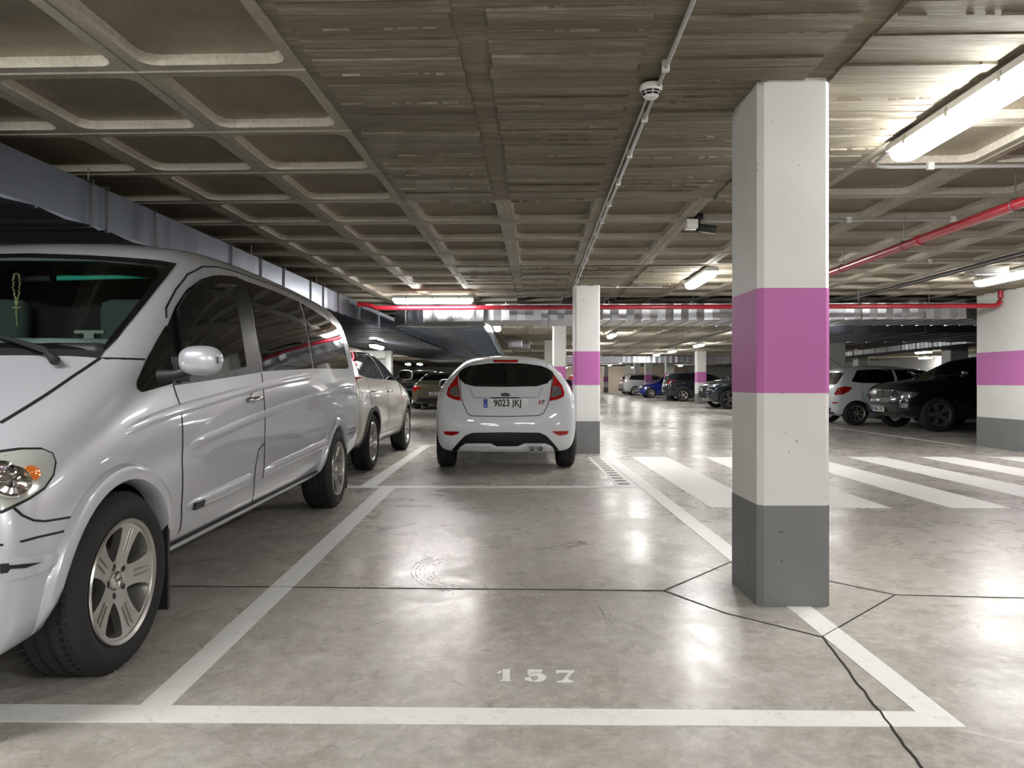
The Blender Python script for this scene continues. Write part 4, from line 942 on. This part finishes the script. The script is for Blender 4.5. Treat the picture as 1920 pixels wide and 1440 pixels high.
# headlamp with its inner reflectors
hl = tr_(c2((0, 148), (120, 131), (225, 129), (275, 150), (289, 190), (278, 258), (230, 328), (150, 383), (60, 428), (2, 455)))
hl = hl+[(hl[-1][0]+.08, hl[-1][1]-.02), (hl[-1][0]+.13, hl[-1][1]+.05), (hl[0][0]+.10, hl[0][1]-.04)]
van.ribbon('headlight_rim', hl, .016, 'y', SL, .004, M['black'], closed=True)
h_ = van.decal('headlight', hl, 'y', SL, .006, M['lens_pale'], r=.0, res=.04)
hc_ = tr_(c2((40, 330), (-20, 300), (150, 270)))
for (x, z), r_, mm in zip(tr_(c2((60, 300), (8, 250), (165, 255))), (.055, .04, .026), ('chrome', 'chrome', 'amber')):
    p, d, n = van.hit(x, z, 'y', SL); m = MB()
    for k, (rr_, h) in enumerate(((r_, .004), (r_*.9, .010), (r_*.55, .005), (r_*.3, .012))): pass
    pr = MB().lathe([(r_, .0), (r_*.93, .006), (r_*.75, .001), (r_*.45, .007), (r_*.3, .002), (0, .010)], 20, 'y').mesh('reflector', M[mm], 30)
    o = link(bpy.data.objects.new('reflector', pr), h_); o.location = p+n*.006; o.rotation_mode = 'QUATERNION'; o.rotation_quaternion = Vector((0, 1, 0)).rotation_difference(n)
vd('bumper_strip', c2((2, 745), (100, 706), (270, 676), (298, 684), (290, 735), (200, 790), (2, 838)), .012, M['silver'], r=.008)
vd('paint_scrape', c2((2, 740), (42, 735), (46, 746), (205, 732), (120, 762), (50, 766), (36, 786), (2, 792)), .0145, M['black'], res=.03)
van.decal('grille', [(-.45, .66), (.45, .66), (.5, .80), (-.5, .80)], 'x', 1, .006, M['dark'], r=.04)
van.decal('lower_intake', [(-.55, .36), (.55, .36), (.55, .46), (-.55, .46)], 'x', 1, .006, M['black'], r=.03)
plate(van, '', 2.60, .54, math.pi/2)
# handle, mirror, wiper, mud flaps
hx, hz = tr_(c1((1340, 872)))[0]; p, d, n = van.hit(hx, hz, 'y', SL)
MB().lathe([(0, .002), (.034, .004), (.038, 0)], 20, 'y', (p.x, p.y, p.z)).obj('handle_cup', M['silver'], van.root, 60)
MB().tube([(hx+.09, p.y+.004, hz), (hx+.07, p.y+.03, hz), (hx-.05, p.y+.032, hz+.004), (hx-.08, p.y+.006, hz+.004)], .014, 10).obj('door_handle', M['chrome'], van.root, 60)
mp = van.root.matrix_world.inverted() @ AT(377, 676, 2.93)
mi = mirror(van, mp.x, mp.y, mp.z, M['silver'], .78)
MB().box(-.012, .035, .072, .088, -.012, .016).obj('turn_signal', M['lens'], mi)
bx, bz = tr_(c1((935, 720)))[0]; p = van.hit(bx, bz, 'y', SL)[0]; MB().prism([(bx-.05, p.y-.01), (bx+.035, p.y-.01), (bx+.035, p.y+.02), (bx-.02, p.y+.05)], bz-.05, bz+.06).obj('mirror_base', M['dark'], van.root)
MB().tube([(1.66, .66, 1.155), (1.63, .60, 1.20), (1.47, .30, 1.265), (1.38, 0, 1.33)], [.02, .012, .009, .007], 8).obj('wiper_arm', M['dark'], van.root, 60)
for ax in van.axles: MB().prism([(ax-.365, .78), (ax-.345, .78), (ax-.345, .95), (ax-.365, .95)], .11, .47).obj('mud_flap', M['dark'], van.root)
van.wheels('van', (1,), .235, .685)
tag(van.root, kind=None)
def vw(px, py, d):
    p = AT(px, py, d); return van.root.matrix_world.inverted() @ p
bpy.context.view_layer.update()
# rosary, visor and squeegee behind the windscreen
ro = empty('rosary', AT(31, 512, 3.62)); tag(ro, 'yellowed bead rosary with a cross hanging behind the van windscreen', 'rosary'); base = AT(31, 512, 3.62)
R = random.Random(5); me = MB().lathe([(0, -.0048), (.0035, -.0034), (.0048, 0), (.0035, .0034), (0, .0048)], 8).mesh('bead', M['bead'], 60)
for k in range(46):
    t_ = k/45; a = t_*2*math.pi; L = .135
    x = .021*math.sin(a)*(1 if t_ < .5 else 1)+R.uniform(-.002, .002); z = -L*(1-math.cos(a))/2+0; x *= 1.1-.6*(1-math.cos(a))/2
    o = link(bpy.data.objects.new('bead', me), ro); o.location = (x, R.uniform(-.004, .004), z)
MB().lathe([(0, -.003), (.011, -.002), (.011, .002), (0, .003)], 14, 'y', (0, 0, -.148)).obj('medal', M['bead'], ro, 50)
MB().box(-.004, .004, -.003, .003, -.215, -.158).obj('cross_post', M['bead'], ro); MB().box(-.02, .02, -.003, .003, -.18, -.172).obj('cross_bar', M['bead'], ro)
MB().tube([(0, 0, -.215), (.003, 0, -.27)], .003, 6).obj('cord', M['bead'], ro)
p = AT(200, 511, 3.66); o = bevelbox('sun_visor', M['cloud'], van.root, -.008, .008, -.25, .25, -.04, .036, .007); o.location = van.root.matrix_world.inverted() @ p; o.rotation_euler = (0.03, -.3, 0)
o = bevelbox('cabin_mirror', M['dark'], van.root, -.01, .01, -.10, .10, -.03, .03, .008); o.location = van.root.matrix_world.inverted() @ AT(60, 518, 3.66)
p = AT(168, 622, 3.15); sq = empty('squeegee', p); tag(sq, 'grey squeegee lying on the dashboard behind the windscreen', 'squeegee')
MB().box(-.065, .065, -.006, .006, -.008, .006).obj('blade', M['conduit'], sq); MB().prism([(-.022, -.006), (.022, -.006), (.022, .006), (-.022, .006)], -.06, -.008).obj('handle', M['conduit'], sq)
MB().box(-.5, .5, -.05, .0, 0, .01)
bevelbox('dashboard', M['dark'], van.root, .95, 1.50, -.74, .74, 1.10, 1.235, .03)
for s_ in (-.42, .42): bevelbox('seat', M['seat'], van.root, .45, .58, s_-.22, s_+.22, 1.12, 1.52, .05)
# the glass of the far side and of the rear, for other viewpoints
van.decal('side_window', [(.15, 1.135), (.05, 1.69), (-.9, 1.70), (-.955, 1.155)], 'y', -1, .005, G, r=.03, res=.1)

# ------------------------------------------------------------ white hatchback, tail towards the viewer
rows = [(2.03, .74, .30, .56, .43, .60, .62), (1.93, .88, .21, .64, .50, .70, .72), (1.71, .96, .18, .72, .60, .78, .81), (1.31, 1, .18, .85, .69, .88, .92), (.94, 1, .18, .92, .72, .95, .98), (.6, 1, .18, .94, .66, 1.16, 1.20), (.28, 1, .18, .95, .60, 1.32, 1.36),
        (-.28, 1, .18, .97, .60, 1.37, 1.425), (-.95, 1, .18, .99, .59, 1.355, 1.42), (-1.50, .99, .19, 1.02, .575, 1.315, 1.395), (-1.78, .985, .21, 1.02, .56, 1.285, 1.375), (-1.95, .955, .24, .995, .545, 1.245, 1.345)]
hb = Car('hatchback', 'white hatchback parked tail-on in the bay behind 157', (-.085, 10.25, 0), math.pi/2+.008, rows, .86, [.16, .16, .04, 0, .03, .1, .14, .14, .14], [.10, .10, .02, 0, .05, .15, .40, .42, .42], M['carwhite'], [1.245, -1.245], .315, .745, 3, (.1, .07))
def H(px, py, d=8.38): return (-((px-CX)/F*d+.085)-.008*0, CH+(CY-py)/F*d)
def hp(pts, d=8.38, s_=5.76): return [H(780+x/s_, 640+y/s_, d) for x, y in pts]
c = hb
c.decal('rear_window', hp([(440, 345), (480, 305), (560, 265), (760, 238), (950, 232), (1150, 238), (1350, 265), (1430, 300), (1478, 340), (1462, 400), (1400, 455), (1290, 485), (950, 492), (620, 487), (520, 460), (460, 410)], 8.62), 'x', -1, .004, M['glass'], r=.02, res=.06)
c.ribbon('tailgate_seam', hp([(432, 350), (455, 450), (475, 600), (500, 680), (548, 775), (590, 802), (950, 806), (1300, 800), (1360, 775), (1405, 690), (1440, 600), (1460, 450), (1480, 350)], 8.45), .009, 'x', -1, .0015, M['black'], step=.03)
c.ribbon('tailgate_crease_shade', hp([(555, 495), (610, 608), (950, 612), (1300, 606), (1355, 495)], 8.45), .005, 'x', -1, .001, M['dark'], step=.03)  # dark strip painting the shade line of the tailgate fold
for pts in ([(432, 355), (390, 420), (335, 500), (318, 570), (335, 600), (400, 628), (476, 642), (462, 540), (440, 440)], [(1482, 352), (1520, 410), (1570, 480), (1592, 560), (1580, 600), (1510, 630), (1424, 644), (1440, 560), (1470, 440)]):
    o = c.decal('tail_light', hp(pts, 8.5), 'x', -1, .007, M['redlens'], r=.012, res=.04)
    cx_ = sum(p[0] for p in pts)/len(pts); inn = [((x-cx_)*.72+cx_+(8 if cx_ < 900 else -8), (y-540)*.62+540) for x, y in pts if y > 430]
    c.decal('reflector', hp(inn, 8.5), 'x', -1, .009, M['lens'], o, r=.01, res=.04)
for pts in ([(283, 972), (460, 972), (440, 1000), (375, 1018), (300, 1008)], [(1452, 970), (1636, 970), (1620, 1005), (1540, 1020), (1490, 1000)]): c.decal('reflector', hp(pts), 'x', -1, .006, M['redlens'], res=.04)
c.decal('diffuser', hp([(350, 1196), (455, 1080), (520, 1015), (600, 985), (950, 978), (1320, 985), (1390, 1015), (1450, 1075), (1550, 1196), (1490, 1200), (1460, 1140), (1380, 1110), (1160, 1110), (1090, 1140), (850, 1142), (790, 1108), (520, 1108), (460, 1150), (420, 1200)]), 'x', -1, .006, M['trim'], res=.05)
c.ribbon('skirt_lip', hp([(425, 1200), (465, 1150), (525, 1120), (785, 1118), (850, 1150), (1090, 1150), (1160, 1118), (1380, 1120), (1455, 1150), (1490, 1198)]), .05, 'x', -1, .02, M['carwhite'], thick=.02, step=.04, crown=True)
o = c.decal('brake_lamp', hp([(815, 207), (1095, 207), (1080, 229), (835, 229)], 8.75), 'x', -1, .012, M['redlens'], res=.04)
for x in (-.50, .50): c.ribbon('roof_seam', [(-1.7, x), (.2, x*1.08)], .008, 'z', 1, .001, M['black'])
for x in (-.475, .475): c.ribbon('spoiler_gap', [(x, 1.40), (x*1.01, 1.335)], .012, 'x', -1, .002, M['black'])
MB().tube([(-1.62, 0, 1.035), (-1.72, 0, 1.02), (-1.75, 0, .99)], .012, 8).obj('tailgate_button', M['black'], c.root)
# exhaust, emblem, badge
for x in (-.30, -.40):
    p = c.hit(x, .30, 'x', -1)[0]; MB().lathe([(.035, -.05), (.04, -.05), (.04, .1), (.035, .1)], 20, 'x', (-1.90, x, .285), True).obj('exhaust_tip', M['chrome'], c.root, 40)
y0, z0_ = H(780+952/5.76, 640+578/5.76, 8.42); p = c.hit(y0, z0_, 'x', -1)[0]
em = empty('tmp'); bpy.data.objects.remove(em)
ov = [(.058*math.cos(2*math.pi*k/32), .024*math.sin(2*math.pi*k/32)) for k in range(32)]
def facing(name, polys_or_mesh, m, p, par, dx=0.):
    o = link(bpy.data.objects.new(name, polys_or_mesh), par); o.location = (p.x-dx, p.y, p.z); o.rotation_euler = (0, 0, -math.pi/2); return o
def ovalmesh(name, s1, s2, m, t0=0, t1=.006):
    V, T = fill([(x*s1, y*s1) for x, y in ov], [[(x*s2, y*s2) for x, y in ov]] if s2 else [], .03)
    vs, fs = slab(V, T, lambda q: (q.x, -t1, q.y), lambda q: (q.x, -t0, q.y)); return MB().add(vs, fs).mesh(name, m)
e1 = facing('emblem', ovalmesh('emblem', 1, 0, M['ink']), None, p, c.root, .004)
link(bpy.data.objects.new('emblem_ring', ovalmesh('emblem_ring', 1.05, .9, M['chrome'], 0, .008)), e1)
me = textmesh('emblem_script', 'Ford', .036, .001, M['chrome'], .35); me.transform(Matrix.Rotation(math.pi/2, 4, 'X')); me.transform(Matrix.Translation((0, -.008, .0))); link(bpy.data.objects.new('emblem_script', me), e1)
y0, z0_ = H(780+1335/5.76, 640+662/5.76, 8.40); p = c.hit(y0, z0_, 'x', -1)[0]
for s_, dx, mm in (('S', -.018, 'signred'), ('T', .018, 'ink')):
    me = textmesh('badge_letter', s_, .062, .001, M[mm], .3, bold=.002); me.transform(Matrix.Rotation(math.pi/2, 4, 'X')); o = facing('badge_letter', me, None, p, c.root, .008); o.location.y -= dx
MB().box(-.001, .001, 0, 0, 0, 0)
y0, z0_ = H(780+956/5.76, 640+671/5.76, 8.38); p = c.hit(y0, z0_, 'x', -1)[0]
plate(c, '9023 JKJ', p.x-.006, z0_, -math.pi/2, .52, y0, 0)
for sg in (-1, 1):
    c.decal('side_window', [(.88, 1.0), (.35, 1.29), (.0, 1.325), (-.9, 1.31), (-1.2, 1.05)], 'y', sg, .004, M['glass'], r=.03, res=.1)
    mirror(c, .75, sg*.93, 1.04, M['carwhite'], .9)
    c.ribbon('door_seam', [(-.42, .35), (-.42, .98)], .007, 'y', sg, .001, M['black'])
    c.decal('headlight', [(.5*sg, .60), (.8*sg, .66), (.83*sg, .72), (.5*sg, .68)], 'x', 1, .006, M['lens'], res=.06)
c.decal('windscreen', [(-.68, 1.0), (.68, 1.0), (.56, 1.32), (-.56, 1.32)], 'x', 1, .004, M['glass'], r=.04, res=.1)
# dark passenger shapes are not visible through the tinted glass; number plate lamp housing
c.ribbon('plate_lamp_strip', hp([(800, 612), (1100, 612)], 8.4), .012, 'x', -1, .006, M['dark'])
c.wheels('multi', (1, -1), .2, .66, n=10)

# ------------------------------------------------------------ other cars
PI = math.pi
cx = generic('crossover', 'pearl white crossover parked behind the silver van, dark cladding', -2.56, 9.985, PI/2-.012, 'suv', 4.25, 1.80, 1.58, 2.57, .83, M['pearl'], .345, 'multi', 12, (-1,), clad=M['clad'])
br = generic('offroader', 'black off-roader with twin chrome-rimmed grilles half hidden by the right wall', 10.51, 16.03, PI, 'suv', 4.67, 1.87, 1.70, 2.82, .86, M['cblack'], .37, 'star', 5, (1,), grille='kidney', level=3, heads=False)
bw = generic('hatchback', 'white hatchback with red tail lamp and roof aerial, behind the black off-roader', 9.67, 18.2, 0, 'hatch', 3.8, 1.66, 1.50, 2.45, .73, M['carwhite'], .29, 'swirl', 8, (-1,), tails=False, rearwin=False)
MB().tube([(-1.35, -.25, 1.47), (-1.75, -.25, 1.72)], .006, 6).obj('roof_aerial', M['black'], bw.root)
generic('offroader', 'dark blue-grey off-roader with big emblem, nose showing left of the near pillar', 9.87, 28.35, PI, 'suv', 4.9, 1.95, 1.72, 2.95, .87, M['cgrey'], .38, 'star', 5, (1,), pl='4410 LMK')
generic('crossover', 'dark green-grey crossover standing tail-out behind the banded far pillar', 10.4, 38.6, 0, 'suv', 4.36, 1.84, 1.60, 2.63, .85, M['cgrey'], .345, 'five', 5, (-1,), clad=M['clad'])
generic('hatchback', 'blue hatchback with its nose to the aisle', 10.25, 46.7, PI, 'hatch', 4.1, 1.76, 1.48, 2.55, .80, M['cblue'], .32, 'multi', 10, (1,))
generic('crossover', 'light silver crossover beyond the blue hatchback', 10.6, 54, 0, 'suv', 4.6, 1.84, 1.68, 2.70, .88, M['csilver'], .35, 'five', 5, (-1,))
generic('hatchback', 'small dark car, last in the far row before the ribbed wall', 11.05, 60.8, 0, 'hatch', 4.0, 1.75, 1.50, 2.5, .8, M['cblack'], .32, 'multi', 10, (-1,))
generic('saloon_car', 'beige saloon seen from behind left of the white hatchback', -2.9, 29.05, PI/2, 'saloon', 4.72, 1.84, 1.47, 2.73, .92, M['beige'], .33, 'multi', 10, (-1,), plr='1634 DCB')
generic('crossover', 'light silver car facing the viewer behind the beige saloon', -4.35, 34.3, -PI/2, 'suv', 4.5, 1.88, 1.64, 2.7, .88, M['csilver'], .34, 'five', 5, (1,))
generic('hatchback', 'black car just beyond the pearl crossover', -3.5, 15.4, -PI/2, 'hatch', 4.0, 1.76, 1.46, 2.5, .80, M['cblack'], .32, 'five', 5, (1,))
generic('hatchback', 'red car glimpsed between the slim pillar and the second pillar', 4.0, 42.2, PI/2, 'hatch', 4.0, 1.76, 1.50, 2.5, .8, M['cred'], .32, 'five', 5, (-1,))
generic('hatchback', 'dark car whose roof shows between the white hatchback and the black off-roader', 11.9, 21.2, 0, 'hatch', 4.2, 1.78, 1.50, 2.55, .8, M['cblack'], .32, 'five', 5, (-1,))
def c5(*p): return [(1550+x/6.62, 660+y/6.62) for x, y in p]
def front(pts): return br.trace(c5(*pts), 'x')
for pts in (((620, 480), (690, 470), (697, 570), (650, 578), (622, 545)), ((710, 478), (832, 472), (805, 560), (780, 578), (722, 578))):
    P_ = front(pts); br.decal('kidney_grille', P_, 'x', 1, .006, M['black'], res=.05); br.ribbon('grille_ring', P_, .02, 'x', 1, .014, M['chrome'], closed=True, crown=True)
hp_ = br.trace(c5((850, 478), (930, 488), (1115, 502), (1145, 522), (1060, 570), (905, 568)), 'y'); br.decal('headlight', hp_, 'y', 1, .006, M['lens'], res=.05); br.decal('headlight', hp_, 'y', -1, .006, M['lens'], res=.05)
for pts, mm in ((((552, 618), (720, 630), (880, 640), (880, 666), (720, 655), (552, 642)), 'black'), (((570, 745), (900, 762), (900, 785), (570, 772)), 'black')): br.decal('intake', front(pts), 'x', 1, .004, M[mm], res=.06)
fg = br.trace(c5((915, 632), (1005, 640), (1005, 690), (925, 690)), 'x'); br.decal('fog_lamp', fg, 'x', 1, .006, M['lens'], res=.05, r=.02)
pp_ = front(((644, 706), (644, 706)))[0]; hh = br.hit(pp_[0]*0, pp_[1], 'x', 1)[0]; plate(br, '4236 DXY', hh.x+.02, pp_[1], PI/2)
def rr5(pts, ax): return bw.trace(c5(*pts), ax)
bw.decal('tail_light', rr5(((98, 512), (140, 445), (235, 425), (318, 440), (275, 490), (200, 526), (105, 536)), 'y'), 'y', -1, .006, M['redlens'], res=.04)
bw.decal('rear_window', [(-.60, 1.0), (.60, 1.0), (.54, 1.30), (-.54, 1.30)], 'x', -1, .004, M['glass'], r=.06, res=.07)
bw.decal('reflector', rr5(((75, 622), (138, 622), (138, 640), (75, 640)), 'x'), 'x', -1, .006, M['redlens'], res=.04)
# white doorway structure beyond the crossover
t = empty('doorway', (-3.85, 20, 0)); tag(t, 'bright white framed doorway behind the pearl crossover', 'doorway')
bevelbox('frame_post', M['pvc'], t, .28, .45, 0, .3, 0, 1.95, .02); bevelbox('frame_post', M['pvc'], t, -.45, -.28, 0, .3, 0, 1.95, .02)
bevelbox('frame_head', M['pvc'], t, -.28, .28, 0, .3, 1.72, 1.95, .02); bevelbox('door_panel', M['conduit'], t, -.28, .28, .12, .18, 0, 1.72, .01); MB().box(.05, .2, .10, .12, 1.2, 1.5).obj('door_window', M['glass'], t)
